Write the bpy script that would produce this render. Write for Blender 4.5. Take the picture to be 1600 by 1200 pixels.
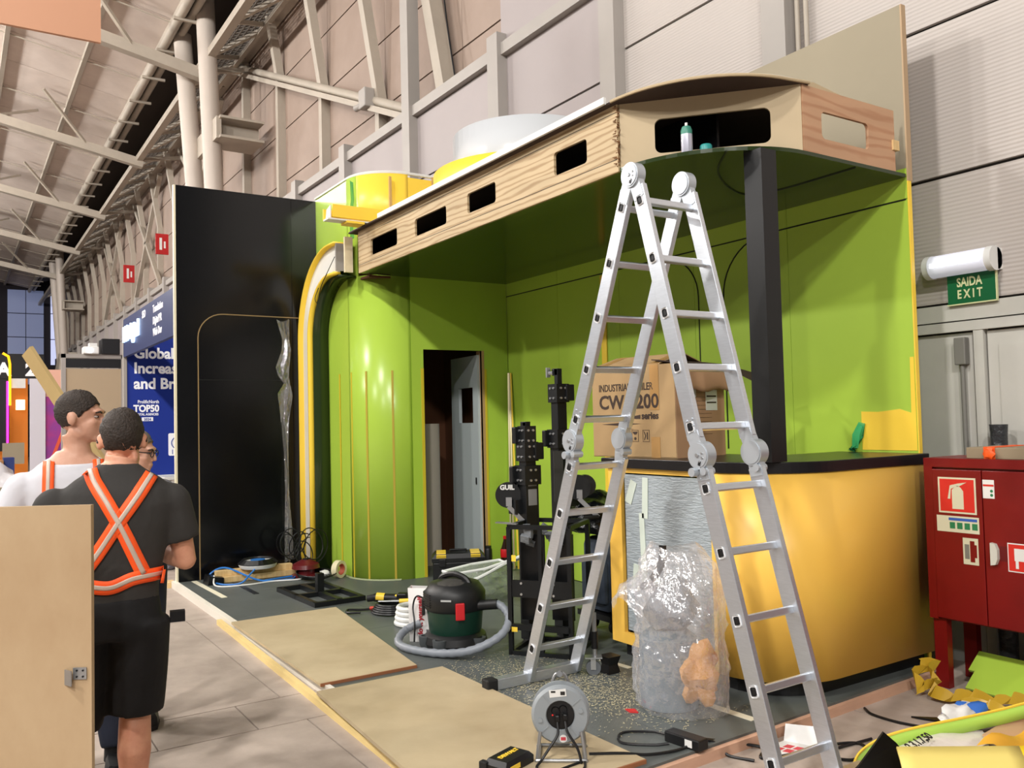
import bpy, bmesh, math, random
from mathutils import Vector, Matrix
random.seed(7)
S = bpy.context.scene
for o in list(bpy.data.objects): bpy.data.objects.remove(o)
COL = S.collection
PI = math.pi
# ---------------------------------------------------------------- camera
H = 1.58
YAW, PIT, ROLL, FPX = -0.993743, 0.0407199, -0.0240697, 1345.64
fw = Vector((math.sin(YAW)*math.cos(PIT), math.cos(YAW)*math.cos(PIT), math.sin(PIT)))
rt = Vector((math.cos(YAW), -math.sin(YAW), 0)); up = rt.cross(fw)
r2 = rt*math.cos(ROLL) + up*math.sin(ROLL); u2 = -rt*math.sin(ROLL) + up*math.cos(ROLL)
cd = bpy.data.cameras.new('camera'); cam = bpy.data.objects.new('camera', cd); COL.objects.link(cam)
cd.sensor_width = 36; cd.lens = FPX/1600*36; cd.clip_end = 300; cd.clip_start = .05
cam.matrix_world = Matrix(((r2.x, u2.x, -fw.x, 0), (r2.y, u2.y, -fw.y, 0), (r2.z, u2.z, -fw.z, H), (0, 0, 0, 1)))
S.camera = cam
# ---------------------------------------------------------------- world, lamps, exposure
W = bpy.data.worlds.new('hall_air'); S.world = W; W.use_nodes = True
bg = W.node_tree.nodes['Background']; bg.inputs[0].default_value = (1, .93, .89, 1); bg.inputs[1].default_value = .13
S.view_settings.view_transform = 'Standard'; S.view_settings.look = 'None'
S.view_settings.exposure = 0.12; S.view_settings.gamma = 1.0; S.view_settings.use_curve_mapping = False
def high_bay(x, y, z, power, col=(1, .965, .925), size=.3):
    l = bpy.data.lights.new('high_bay_lamp', 'POINT'); l.shadow_soft_size = size; l.energy = power; l.color = col
    o = bpy.data.objects.new('high_bay_lamp', l); COL.objects.link(o); o.location = (x, y, z)
    return o
for lx in (-40, -32, -24.5, -17, -9.5, -2, 5.5, 13):
    high_bay(lx, -4.4, 9.6, 1300 if lx < -5 else 1700 if lx < 5 else 2700)
for lx in (-29, -20, -11, -2, 7):
    high_bay(lx, -12.0, 9.8, 1700)
# ---------------------------------------------------------------- helpers
def lin(c):
    f = lambda v: (v/12.92 if v <= .04045 else ((v+.055)/1.055)**2.4)
    return tuple(f(v/255.) for v in c) + (1,)
MATS = {}
def mat(name, rgb, rough=.5, metal=0., noise=None, bump=None, alpha=None, trans=0., emit=None, coat=0., rgb2=None, spec=.5, ior=1.45):
    if name in MATS: return MATS[name]
    m = bpy.data.materials.new(name); m.use_nodes = True; nt = m.node_tree; b = nt.nodes['Principled BSDF']
    c = lin(rgb); b.inputs['Base Color'].default_value = c; b.inputs['Roughness'].default_value = rough
    b.inputs['Metallic'].default_value = metal; b.inputs['Coat Weight'].default_value = coat; b.inputs['Coat Roughness'].default_value = .12
    b.inputs['Specular IOR Level'].default_value = spec; b.inputs['IOR'].default_value = ior
    if alpha is not None: b.inputs['Alpha'].default_value = alpha
    if trans: b.inputs['Transmission Weight'].default_value = trans
    if emit: b.inputs['Emission Color'].default_value = lin(emit[0]); b.inputs['Emission Strength'].default_value = emit[1]
    if noise or bump: tc = nt.nodes.new('ShaderNodeTexCoord')
    if noise:
        n = nt.nodes.new('ShaderNodeTexNoise'); n.inputs['Scale'].default_value = noise[0]; n.inputs['Detail'].default_value = 8; n.inputs['Roughness'].default_value = .62
        mp = nt.nodes.new('ShaderNodeMapping'); mp.inputs['Scale'].default_value = noise[2] if len(noise) > 2 else (1, 1, 1)
        nt.links.new(tc.outputs['Object'], mp.inputs[0]); nt.links.new(mp.outputs[0], n.inputs['Vector'])
        r = nt.nodes.new('ShaderNodeValToRGB'); r.color_ramp.elements[0].position = .32; r.color_ramp.elements[1].position = .68
        a = noise[1]; d = lin(rgb2) if rgb2 else tuple(v*(1-a) for v in c[:3])+(1,)
        r.color_ramp.elements[0].color = d; r.color_ramp.elements[1].color = c
        nt.links.new(n.outputs[0], r.inputs[0]); nt.links.new(r.outputs[0], b.inputs['Base Color'])
    if bump:
        n2 = nt.nodes.new('ShaderNodeTexNoise'); n2.inputs['Scale'].default_value = bump[0]; n2.inputs['Detail'].default_value = 4
        mp2 = nt.nodes.new('ShaderNodeMapping'); mp2.inputs['Scale'].default_value = bump[2] if len(bump) > 2 else (1, 1, 1)
        nt.links.new(tc.outputs['Object'], mp2.inputs[0]); nt.links.new(mp2.outputs[0], n2.inputs['Vector'])
        bp = nt.nodes.new('ShaderNodeBump'); bp.inputs['Strength'].default_value = bump[1]; bp.inputs['Distance'].default_value = .02
        nt.links.new(n2.outputs[0], bp.inputs['Height']); nt.links.new(bp.outputs[0], b.inputs['Normal'])
    MATS[name] = m; return m
def wood(name, c1, c2, scale=(1, 1, 1), dist=6, rough=.6, wscale=3.):
    """rotary-cut plywood figure: distorted bands plus fine noise"""
    if name in MATS: return MATS[name]
    m = bpy.data.materials.new(name); m.use_nodes = True; nt = m.node_tree; b = nt.nodes['Principled BSDF']; b.inputs['Roughness'].default_value = rough
    tc = nt.nodes.new('ShaderNodeTexCoord'); mp = nt.nodes.new('ShaderNodeMapping'); mp.inputs['Scale'].default_value = scale
    w = nt.nodes.new('ShaderNodeTexWave'); w.inputs['Scale'].default_value = wscale; w.inputs['Distortion'].default_value = dist; w.inputs['Detail'].default_value = 3; w.inputs['Detail Scale'].default_value = 1.2
    w.bands_direction = 'Z'
    r = nt.nodes.new('ShaderNodeValToRGB'); r.color_ramp.elements[0].color = lin(c2); r.color_ramp.elements[1].color = lin(c1); r.color_ramp.elements[0].position = .0; r.color_ramp.elements[1].position = .45
    n = nt.nodes.new('ShaderNodeTexNoise'); n.inputs['Scale'].default_value = 3; n.inputs['Detail'].default_value = 6
    mx = nt.nodes.new('ShaderNodeMix'); mx.data_type = 'RGBA'; mx.blend_type = 'MULTIPLY'; mx.inputs[0].default_value = .35
    nt.links.new(tc.outputs['Object'], mp.inputs[0]); nt.links.new(mp.outputs[0], w.inputs['Vector']); nt.links.new(mp.outputs[0], n.inputs['Vector'])
    nt.links.new(w.outputs['Fac'], r.inputs[0]); nt.links.new(r.outputs[0], mx.inputs['A']); nt.links.new(n.outputs[0], mx.inputs['B']); nt.links.new(mx.outputs['Result'], b.inputs['Base Color'])
    MATS[name] = m; return m
class B:
    """collects shapes into one bmesh"""
    def __init__(s): s.bm = bmesh.new()
    def quad(s, *ps):
        s.bm.faces.new([s.bm.verts.new(p) for p in ps]); return s
    def box(s, x0, x1, y0, y1, z0, z1, bev=0.):
        r = bmesh.ops.create_cube(s.bm, size=1, matrix=Matrix.Translation(((x0+x1)/2, (y0+y1)/2, (z0+z1)/2)) @ Matrix.Diagonal((abs(x1-x0), abs(y1-y0), abs(z1-z0), 1)))
        if bev:
            es = list({e for v in r['verts'] for e in v.link_edges}); bmesh.ops.bevel(s.bm, geom=es, offset=bev, segments=2, affect='EDGES', profile=.5)
        return s
    def obox(s, c, size, m3=None, bev=0.):
        """oriented box: centre, size, 3x3 basis (columns) or euler tuple"""
        if m3 is None: m3 = Matrix.Identity(3)
        elif isinstance(m3, tuple):
            from mathutils import Euler
            m3 = Euler(m3).to_matrix()
        r = bmesh.ops.create_cube(s.bm, size=1, matrix=Matrix.Translation(c) @ m3.to_4x4() @ Matrix.Diagonal((*size, 1)))
        if bev:
            es = list({e for v in r['verts'] for e in v.link_edges}); bmesh.ops.bevel(s.bm, geom=es, offset=bev, segments=2, affect='EDGES', profile=.5)
        return s
    def bar(s, p0, p1, w, h, upv=(0, 0, 1), bev=0.):
        p0, p1 = Vector(p0), Vector(p1); d = p1-p0; L = d.length; d.normalize(); u = Vector(upv); sdv = d.cross(u)
        if sdv.length < 1e-4: sdv = d.cross(Vector((1, 0, 0)))
        sdv.normalize(); u = sdv.cross(d)
        return s.obox((p0+p1)/2, (L, w, h), Matrix((d, sdv, u)).transposed(), bev)
    def cyl(s, p0, p1, r0, r1=None, n=20, caps=True):
        p0, p1 = Vector(p0), Vector(p1); d = p1-p0; q = d.to_track_quat('Z', 'Y').to_matrix().to_4x4()
        bmesh.ops.create_cone(s.bm, cap_ends=caps, segments=n, radius1=r0, radius2=r0 if r1 is None else r1, depth=d.length, matrix=Matrix.Translation((p0+p1)/2) @ q)
        return s
    def sph(s, c, r, n=16, m3=None):
        r = (r, r, r) if not hasattr(r, '__len__') else r
        M = Matrix.Translation(c) @ (m3.to_4x4() if m3 else Matrix.Identity(4)) @ Matrix.Diagonal((*r, 1))
        bmesh.ops.create_uvsphere(s.bm, u_segments=n, v_segments=max(6, n*2//3), radius=1, matrix=M); return s
    def loft(s, rings, close=True, caps=True):
        vs = [[s.bm.verts.new(p) for p in r] for r in rings]; n = len(vs[0])
        for a, b in zip(vs, vs[1:]):
            for i in range(n if close else n-1):
                j = (i+1) % n; s.bm.faces.new((a[i], a[j], b[j], b[i]))
        if caps and close and n > 2:
            s.bm.faces.new(list(reversed(vs[0]))); s.bm.faces.new(vs[-1])
        return s
    def lathe(s, prof, c=(0, 0, 0), n=28, m3=None, caps=False):
        c = Vector(c); m3 = m3 or Matrix.Identity(3)
        rings = [[c + m3 @ Vector((r*math.cos(2*PI*i/n), r*math.sin(2*PI*i/n), z)) for i in range(n)] for r, z in prof]
        return s.loft(rings, caps=caps)
    def tube(s, pts, r, n=8, caps=True, closed=False):
        pts = [Vector(p) for p in pts]; rings = []; ref = None
        rr = r if hasattr(r, '__len__') else [r]*len(pts)
        for i, p in enumerate(pts):
            a = pts[i-1] if i else (pts[-1] if closed else p); b = pts[i+1] if i < len(pts)-1 else (pts[0] if closed else p)
            d = (b-a).normalized()
            if ref is None: ref = d.orthogonal().normalized()
            ref = (ref - d*ref.dot(d))
            if ref.length < 1e-5: ref = d.orthogonal()
            ref.normalize(); q = d.cross(ref)
            rings.append([p + (ref*math.cos(2*PI*k/n) + q*math.sin(2*PI*k/n))*rr[i] for k in range(n)])
        if closed: rings.append(rings[0]); return s.loft(rings, caps=False)
        return s.loft(rings, caps=caps)
    def prism(s, poly, axis, a, b):
        """poly: 2D points in the plane normal to axis; extruded from a to b along it"""
        f = {'x': lambda p, v: (v, p[0], p[1]), 'y': lambda p, v: (p[0], v, p[1]), 'z': lambda p, v: (p[0], p[1], v)}[axis]
        v0 = [s.bm.verts.new(f(p, a)) for p in poly]; v1 = [s.bm.verts.new(f(p, b)) for p in poly]; n = len(poly)
        s.bm.faces.new(v0); s.bm.faces.new(list(reversed(v1)))
        for i in range(n): s.bm.faces.new((v0[i], v1[i], v1[(i+1) % n], v0[(i+1) % n]))
        return s
    def strip(s, pts0, pts1):
        return s.loft([pts0, pts1], close=False, caps=False)
ORG = {}
def spline(pts, n=8):
    """Catmull-Rom through pts"""
    P = [Vector(p) for p in pts]; P = [P[0]*2-P[1]] + P + [P[-1]*2-P[-2]]; out = []
    for i in range(1, len(P)-2):
        a, b, c, d = P[i-1:i+3]
        for k in range(n):
            t = k/n; out.append(.5*((2*b) + (c-a)*t + (2*a-5*b+4*c-d)*t*t + (3*b-a-3*c+d)*t**3))
    out.append(P[-2]); return out
def worldorg(o):
    return ORG.get(o.name, Vector((0, 0, 0)))
def obj(name, b, m, parent=None, smooth=False, weld=False, local=False):
    """links a builder as ONE mesh object. World coordinates unless its thing is local."""
    bm = b.bm if isinstance(b, B) else b
    if weld: bmesh.ops.remove_doubles(bm, verts=bm.verts, dist=1e-4)
    bmesh.ops.recalc_face_normals(bm, faces=bm.faces)
    org = Vector((0, 0, 0))
    if parent is not None: org = worldorg(parent)
    elif bm.verts and not local:
        xs = [v.co for v in bm.verts]; org = Vector(((min(v.x for v in xs)+max(v.x for v in xs))/2, (min(v.y for v in xs)+max(v.y for v in xs))/2, min(v.z for v in xs)))
    if org.length: bmesh.ops.translate(bm, verts=bm.verts, vec=-org)
    me = bpy.data.meshes.new(name); bm.to_mesh(me); bm.free()
    if smooth:
        me.polygons.foreach_set('use_smooth', [True]*len(me.polygons))
        try: me.set_sharp_from_angle(angle=math.radians(smooth if smooth is not True else 40))
        except Exception: pass
    me.materials.append(m)
    o = bpy.data.objects.new(name, me); COL.objects.link(o)
    if parent is not None: o.parent = parent
    else: o.location = org
    ORG[o.name] = org
    return o
def tag(o, label, cat=None, group=None, kind=None):
    o['label'] = label
    if cat: o['category'] = cat
    if group: o['group'] = group
    if kind: o['kind'] = kind
    return o
def thing(name, label, cat, loc=(0, 0, 0), group=None, kind=None, rz=None):
    """Empty at the base of a thing. rz given: parts are in local coordinates and turned; else parts are in world coordinates"""
    o = bpy.data.objects.new(name, None); COL.objects.link(o); o.location = loc; o.empty_display_size = .1
    ORG[o.name] = Vector(loc) if rz is None else Vector((0, 0, 0))
    if rz is not None: o.rotation_euler = (0, 0, rz)
    return tag(o, label, cat, group, kind)
def piece(name, me, parent, loc=(0, 0, 0), rot=None):
    o = bpy.data.objects.new(name, me); COL.objects.link(o); o.parent = parent; o.location = Vector(loc)-worldorg(parent)
    if rot: o.rotation_euler = rot
    ORG[o.name] = Vector(loc); return o
def boxmesh(name, sx, sy, sz, m, bev=0.):
    b = B().box(-sx/2, sx/2, -sy/2, sy/2, -sz/2, sz/2, bev); me = bpy.data.meshes.new(name); b.bm.to_mesh(me); b.bm.free(); me.materials.append(m); return me
def mod_bevel(o, w=.004, seg=2):
    m = o.modifiers.new('bevel', 'BEVEL'); m.width = w; m.segments = seg; m.limit_method = 'ANGLE'; return o
def mod_solid(o, t, off=0.):
    m = o.modifiers.new('solidify', 'SOLIDIFY'); m.thickness = t; m.offset = off; return o
def mod_remesh(o, vox, it=4, fac=.6):
    m = o.modifiers.new('remesh', 'REMESH'); m.mode = 'VOXEL'; m.voxel_size = vox; m.use_smooth_shade = True
    if it:
        c = o.modifiers.new('smooth', 'SMOOTH'); c.iterations = it; c.factor = fac
    return o
def text(name, body, size, m, parent, P, u, v, align='LEFT', off=0., ext=.0012, sx=1.):
    """lettering as a mesh: P origin, u reading direction, v up"""
    cu = bpy.data.curves.new(name, 'FONT'); cu.body = body; cu.size = size; cu.align_x = align; cu.extrude = ext; cu.offset = off; cu.resolution_u = 3
    t = bpy.data.objects.new(name, cu); COL.objects.link(t); bpy.context.view_layer.update()
    me = bpy.data.meshes.new_from_object(t.evaluated_get(bpy.context.evaluated_depsgraph_get())); bpy.data.objects.remove(t); bpy.data.curves.remove(cu)
    u = Vector(u).normalized(); v = Vector(v).normalized(); w = u.cross(v); P = Vector(P)-worldorg(parent)
    for vt in me.vertices: c = vt.co; vt.co = P + u*(c.x*sx) + v*c.y + w*c.z
    me.materials.clear(); me.materials.append(m); me.name = name
    o = bpy.data.objects.new(name, me); COL.objects.link(o); o.parent = parent; ORG[o.name] = worldorg(parent); return o
def arc(cx, cy, r, a0, a1, n=16, ry=None):
    ry = ry or r
    return [(cx+r*math.cos(math.radians(a0+(a1-a0)*i/n)), cy+ry*math.sin(math.radians(a0+(a1-a0)*i/n))) for i in range(n+1)]
def rrect(x0, x1, y0, y1, r, n=4):
    return arc(x1-r, y1-r, r, 0, 90, n)+arc(x0+r, y1-r, r, 90, 180, n)+arc(x0+r, y0+r, r, 180, 270, n)+arc(x1-r, y0+r, r, 270, 360, n)
def holed(f, s0, s1, z0, z1, holes, n=(1, 1), ns=1):
    """sheet over (s,z) with rounded rectangular holes (sa,sb,za,zb,r); f maps (s,z) to 3D"""
    b = B(); ss = {s0, s1}
    for k in range(1, ns): ss.add(s0+(s1-s0)*k/ns)
    for (a, c, za, zb, r) in holes:
        for k in range(6):
            t = r*(1-math.cos(k/5*PI/2)); ss.add(a+t); ss.add(c-t)
    ss = sorted(ss)
    def lim(s, h):
        a, c, za, zb, r = h; d = min(s-a, c-s)
        q = r-math.sqrt(max(0, r*r-(r-min(d, r))**2)) if d < r else 0
        return za+q, zb-q
    for p, q in zip(ss, ss[1:]):
        if q-p < 1e-6: continue
        h = [h for h in holes if h[0]-1e-6 <= p and q <= h[1]+1e-6]
        if h:
            l0, h0 = lim(p, h[0]); l1, h1 = lim(q, h[0])
            b.quad(f(p, z0), f(q, z0), f(q, l1), f(p, l0)); b.quad(f(p, h0), f(q, h1), f(q, z1), f(p, z1))
        else: b.quad(f(p, z0), f(q, z0), f(q, z1), f(p, z1))
    return b
# ---------------------------------------------------------------- shared materials
M_white = mat('white_paint', (225, 225, 222), .45, noise=(6, .06))
M_black = mat('black_plastic', (18, 18, 20), .42)
M_blackm = mat('black_satin', (14, 15, 17), .33, noise=(3, .3))
M_green = mat('green_film', (170, 202, 74), .25, noise=(1.6, .06), bump=(5, .02))
M_yellow = mat('yellow_laminate', (248, 198, 88), .36, noise=(1.2, .04))
M_yell2 = mat('yellow_gloss', (246, 208, 70), .35)
M_alu = mat('aluminium', (214, 219, 226), .33, .85, noise=(18, .1, (1, 1, 8)))
M_alu2 = mat('aluminium_cast', (186, 192, 198), .42, .6)
M_steel = mat('zinc_steel', (170, 172, 174), .35, .8)
M_rubber = mat('rubber', (24, 24, 25), .65)
M_ply = mat('birch_plywood', (190, 166, 132), .55, noise=(2.2, .2, (1, 1, .6)), rgb2=(172, 144, 110))
M_pine = mat('pine', (224, 196, 144), .6, noise=(5, .2, (6, 6, 1)), rgb2=(204, 168, 112))
M_mdf = mat('mdf_brown', (66, 50, 43), .8, noise=(9, .15))
M_print = mat('print_black', (40, 36, 34), .7)
M_red = mat('red_paint', (120, 12, 12), .38, noise=(4, .2))
M_or = mat('hi_vis_orange', (255, 92, 30), .6, emit=None)
def filmmat(name, rgb, body, gloss, rough=.12, bump=(14, 1.)):
    """thin plastic film: partly transparent, partly scattering, with a clear coat of gloss on top"""
    m = bpy.data.materials.new(name); m.use_nodes = True; nt = m.node_tree; nt.nodes.clear(); N = nt.nodes.new; L = nt.links.new
    out = N('ShaderNodeOutputMaterial'); tr = N('ShaderNodeBsdfTransparent'); tr.inputs[0].default_value = (.95, .96, .97, 1); df = N('ShaderNodeBsdfDiffuse'); df.inputs[0].default_value = lin(rgb); tl = N('ShaderNodeBsdfTranslucent'); tl.inputs[0].default_value = lin(rgb)
    gl = N('ShaderNodeBsdfGlossy'); gl.inputs[0].default_value = (gloss, gloss, gloss, 1); gl.inputs['Roughness'].default_value = rough
    m0 = N('ShaderNodeMixShader'); m0.inputs[0].default_value = .5; m1 = N('ShaderNodeMixShader'); m1.inputs[0].default_value = body; ad = N('ShaderNodeAddShader')
    L(df.outputs[0], m0.inputs[1]); L(tl.outputs[0], m0.inputs[2]); L(tr.outputs[0], m1.inputs[1]); L(m0.outputs[0], m1.inputs[2]); L(m1.outputs[0], ad.inputs[0]); L(gl.outputs[0], ad.inputs[1]); L(ad.outputs[0], out.inputs[0])
    tc = N('ShaderNodeTexCoord'); no = N('ShaderNodeTexNoise'); no.inputs['Scale'].default_value = bump[0]; no.inputs['Detail'].default_value = 3; bp = N('ShaderNodeBump'); bp.inputs['Strength'].default_value = bump[1]; bp.inputs['Distance'].default_value = .03
    L(tc.outputs['Object'], no.inputs['Vector']); L(no.outputs[0], bp.inputs['Height']); L(bp.outputs[0], gl.inputs['Normal']); L(bp.outputs[0], df.inputs['Normal'])
    MATS[name] = m; return m
M_clear = filmmat('clear_film', (225, 228, 230), .1, .2)
# ================================================================ the hall
M_floor = mat('worn_floor', (184, 170, 158), .72, noise=(2.2, .2), rgb2=(154, 141, 130), bump=(30, .06))
M_floorb = mat('floor_joint', (104, 94, 86), .9)
M_wlow = mat('pinkish_wall_panel', (162, 153, 152), .55, noise=(.7, .06))
M_wup = mat('beige_wall_panel', (158, 139, 126), .6, noise=(.8, .1), rgb2=(144, 125, 112))
M_joint = mat('wall_joint', (50, 46, 44), .8)
M_steelp = mat('painted_steel', (176, 166, 152), .55, noise=(2, .12))
M_steelg = mat('pale_steel_post', (162, 156, 150), .5, noise=(2, .05))
M_ceil = mat('ceiling_board', (216, 203, 193), .75, noise=(.8, .1), rgb2=(198, 184, 174))
M_dark = mat('recess_shade', (70, 62, 56), .9)
M_cream = mat('cream_column', (190, 179, 168), .5, noise=(1, .06))
# ---- floor with slabs
fl = tag(obj('floor', B().box(-75, 12, -25, 8, -.2, -.012), M_floorb), 'worn pale beige hall floor with dark joints between slabs', 'floor', kind='structure')
xs = [-26.6, -24.2, -21.8, -19.4, -17.0, -14.6, -12.2, -9.8, -7.4, -5.0, -4.55, -2.15, .25, 2.65]
for i, (a, b_) in enumerate(zip(xs, xs[1:])):
    step = .49 if b_-a < 1 else 2.4
    y = -1.11 if step < 1 else -5.6+(i % 2)*1.1
    while y < (2.8 if step < 1 else 5.3):
        y1 = y+step
        if y1 > 5.35: y1 = 5.35
        obj('slab', B().box(a+.004, b_-.004, y+.004, y1-.004, -.03, 0), M_floor, fl); y += step
# ---- lower wall: posts, rail, one-metre panels
YW = 5.3
wall = thing('wall_back', 'pale pinkish hall side wall of large panels behind the stand', 'wall', (-12, YW, 0), kind='structure')
obj('backing', B().box(-62, 3, YW+.03, YW+.09, 0, 5.95).box(-6.2, 3, YW+.03, YW+.09, 5.9, 11), M_joint, wall)
posts = [-4.23, -6.17, -8.2, -10.45]+[-12.75-2.3*k for k in range(20)]
edges = [3., .7, -1.75] + posts
def panel(x0, x1, z0, z1, m, y0, y1):
    obj('panel', B().box(x1+.006, x0-.006, y0, y1, z0+.012, z1-.012), m, wall)
m_rib = mat('ribbed_panel', (182, 174, 168), .5)
nt = m_rib.node_tree; tcn = nt.nodes.new('ShaderNodeTexCoord'); wv = nt.nodes.new('ShaderNodeTexWave'); wv.bands_direction = 'Z'; wv.inputs['Scale'].default_value = 12
bpn = nt.nodes.new('ShaderNodeBump'); bpn.inputs['Strength'].default_value = .25; bpn.inputs['Distance'].default_value = .01
nt.links.new(tcn.outputs['Object'], wv.inputs['Vector']); nt.links.new(wv.outputs['Fac'], bpn.inputs['Height']); nt.links.new(bpn.outputs[0], nt.nodes['Principled BSDF'].inputs['Normal'])
for x0, x1 in zip(edges, edges[1:]):
    if x0 > -4.3:
        zs = [2.24, 3.06, 4.05, 5.03, 6.0, 7.0, 8.0, 9.0]
        for z0, z1 in zip(zs, zs[1:]): panel(x0, x1, z0, z1, m_rib, YW, YW+.04)
    else:
        zs = [0, .95, 1.9, 2.87, 3.85, 4.84, 5.72] if x0 < -6.2 else [0, .95, 1.9, 2.87, 3.85, 4.84, 5.85, 6.85, 7.85, 9.0]
        for z0, z1 in zip(zs, zs[1:]): panel(x0, x1, z0, z1, M_wlow, YW, YW+.04)
for k, px in enumerate(posts):
    top = 9.6 if k in (0, 1, 3) else 5.98
    obj('post', B().box(px-.11, px+.11, YW-.13, YW+.04, 0, top), M_steelg, wall)
for a, b_ in zip(posts[1:], posts[2:]):
    obj('rail', B().box(b_+.11, a-.11, YW-.08, YW+.06, 5.72, 5.86), M_steelg, wall)
obj('conduit', B().cyl((-4.06, YW-.06, 0), (-4.06, YW-.06, 9.5), .018).cyl((-3.99, YW-.05, 0), (-3.99, YW-.05, 9.5), .018), M_steelp, wall)
# ---- upper wall set back, with ribs
wu = thing('wall_upper', 'upper beige hall wall of long panels with steel ribs', 'wall', (-20, 5.65, 5.8), kind='structure')
obj('backing', B().box(-62, -6, 5.72, 5.8, 5.5, 10.0), M_joint, wu)
ribs = [-7.3, -9.7]+[-12.1-2.42*k for k in range(20)]
for x0, x1 in zip(ribs, ribs[1:]):
    zs = [5.45, 6.5, 7.56, 8.64, 9.9]
    for z0, z1 in zip(zs, zs[1:]): obj('panel', B().box(x1+.005, x0-.005, 5.66, 5.73, z0+.012, z1-.012), M_wup, wu)
for x0 in ribs[2:]:
    t = max(0, min(1, (-11.2-x0)/8.9)); zk = 6.13+3.85*t if x0 > -20.5 else 8.0
    b = B().box(x0-.07, x0+.07, 5.5, 5.67, 5.5, zk)
    b.bar((x0, 5.58, zk-.03), (x0, 5.58-.16*(9.9-zk), 9.9), .15, .15, (0, 1, 0))
    obj('rib', b, M_steelp, wu)
obj('pipe', B().cyl((-20.1, 5.5, 10.0), (-11.0, 5.5, 6.07), .07), M_steelp, wu, True)
obj('brace_bar', B().bar((-20.1, 5.44, 9.85), (-11.0, 5.44, 5.95), .09, .09), M_steelp, wu)
obj('brace_post', B().bar((-9.85, 5.5, 5.9), (-10.6, 5.3, 9.8), .2, .2, (0, 1, 0)), M_steelp, wu)
obj('brace_bar', B().bar((-8.5, 5.5, 5.8), (-7.4, 5.5, 6.75), .1, .1), M_steelp, wu)
obj('brace_bar', B().bar((-7.75, 5.5, 5.8), (-8.05, 5.4, 9), .12, .12, (0, 1, 0)), M_steelp, wu)
for bx0 in (-25.5, -32.8, -40.1):
    obj('brace_bar', B().bar((bx0, 5.45, 9.5), (bx0+4.5, 5.45, 6.0), .12, .12), M_steelp, wu); obj('brace_bar', B().bar((bx0, 5.45, 6.0), (bx0+4.5, 5.45, 9.5), .12, .12), M_steelp, wu)
obj('cable', B().tube(spline([(-10.1, 5.45, 9.5), (-9.8, 5.45, 7.2), (-9.5, 5.45, 5.8)]), .012, 5), M_black, wu)
# ---- ceiling boards on purlins, rising away from the wall
ce = thing('ceiling', 'pale pinkish sloping hall ceiling boards with purlins', 'ceiling', (-30, 0, 10.3), kind='structure')
SL = .19
cz = lambda y: 10.3+SL*(4-y)
obj('deck', B().quad((-12, 4.0, cz(4)+.06), (-62, 4.0, cz(4)+.06), (-62, -22, cz(-22)+.06), (-12, -22, cz(-22)+.06)).quad((12, 4.0, cz(4)+.06), (-12, 4.0, cz(4)+.06), (-12, -22, cz(-22)+.06), (12, -22, cz(-22)+.06)), M_joint, ce)
ys = [3.95, 2.65, 1.05, -.55, -2.15]; ang = math.atan(SL)
for j, (y0, y1) in enumerate(zip(ys, ys[1:])):
    w = (y0-y1)/math.cos(ang); me = boxmesh('ceiling_board', 1.78, w-.02, .04, M_ceil)
    for k in range(26):
        piece('ceiling_board', me, ce, (-14.5-1.8*k, (y0+y1)/2, cz((y0+y1)/2)), (-ang, 0, 0))
obj('deck_board', B().quad((-12, -2.15, cz(-2.15)), (-62, -2.15, cz(-2.15)), (-62, -22, cz(-22)), (-12, -22, cz(-22))), M_ceil, ce)
for y in ys[:]:
    obj('purlin', B().box(-61, -12, y-.05, y+.05, cz(y)-.16, cz(y)-.02), M_steelp, ce)
for k in range(14):
    x = -15.4-3.6*k
    obj('tie_rod', B().cyl((x, 3.9, cz(3.9)-.1), (x, -2.1, cz(-2.1)-.1), .018, n=6), M_steelp, ce)
# eave: recess with its shade painted in as dark brown, gutter pipes, gantry
ev = thing('trim_eave', 'dark recess with round pipes along the top of the hall wall', 'eave', (-30, 4.5, 9.9), kind='structure')
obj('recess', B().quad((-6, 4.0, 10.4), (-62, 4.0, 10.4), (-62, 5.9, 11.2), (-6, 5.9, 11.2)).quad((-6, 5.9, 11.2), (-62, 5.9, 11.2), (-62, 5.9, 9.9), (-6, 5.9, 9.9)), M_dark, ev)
for y, z, r in ((3.95, 10.1, .1), (4.2, 10.18, .08)):
    obj('pipe', B().cyl((-9, y, z), (-61, y, z), r, n=12), M_steelp, ev, True)
for k in range(26):
    x = -13-1.75*k; obj('pipe_clamp', B().box(x-.03, x+.03, 3.8, 4.32, 9.96, 10.02), M_steelp, ev)
gn = thing('trim_gantry', 'long steel lattice gantry with grating below the eave', 'gantry', (-30, 5, 9.3), kind='structure')
o0, o1 = (4.5, 9.32), (5.55, 9.86)
obj('chord', B().box(-61, -8, 4.42, 4.58, 9.24, 9.4), M_steelp, gn); obj('chord', B().box(-61, -8, 5.47, 5.63, 9.8, 9.94), M_steelp, gn); obj('chord', B().box(-61, -8, 5.3, 5.4, 9.68, 9.76), M_steelp, gn)
for k in range(26):
    x = -9-1.85*k
    obj('diagonal', B().bar((x, *o0), (x-.92, *o1), .08, .08), M_steelp, gn); obj('diagonal', B().bar((x-.92, *o1), (x-1.85, *o0), .08, .08), M_steelp, gn)
g = B()
for k in range(260):
    x = -9-.16*k; g.bar((x, 4.55, 9.44), (x, 5.5, 9.93), .015, .03)
for k in range(8):
    t = k/7; y = 4.55+.95*t; z = 9.44+.49*t; g.box(-50, -9, y-.012, y+.012, z-.012, z+.012)
tag(obj('grating', g, mat('grating_steel', (120, 112, 104), .6, .3), gn), 'fine steel grating', kind='stuff')
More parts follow.
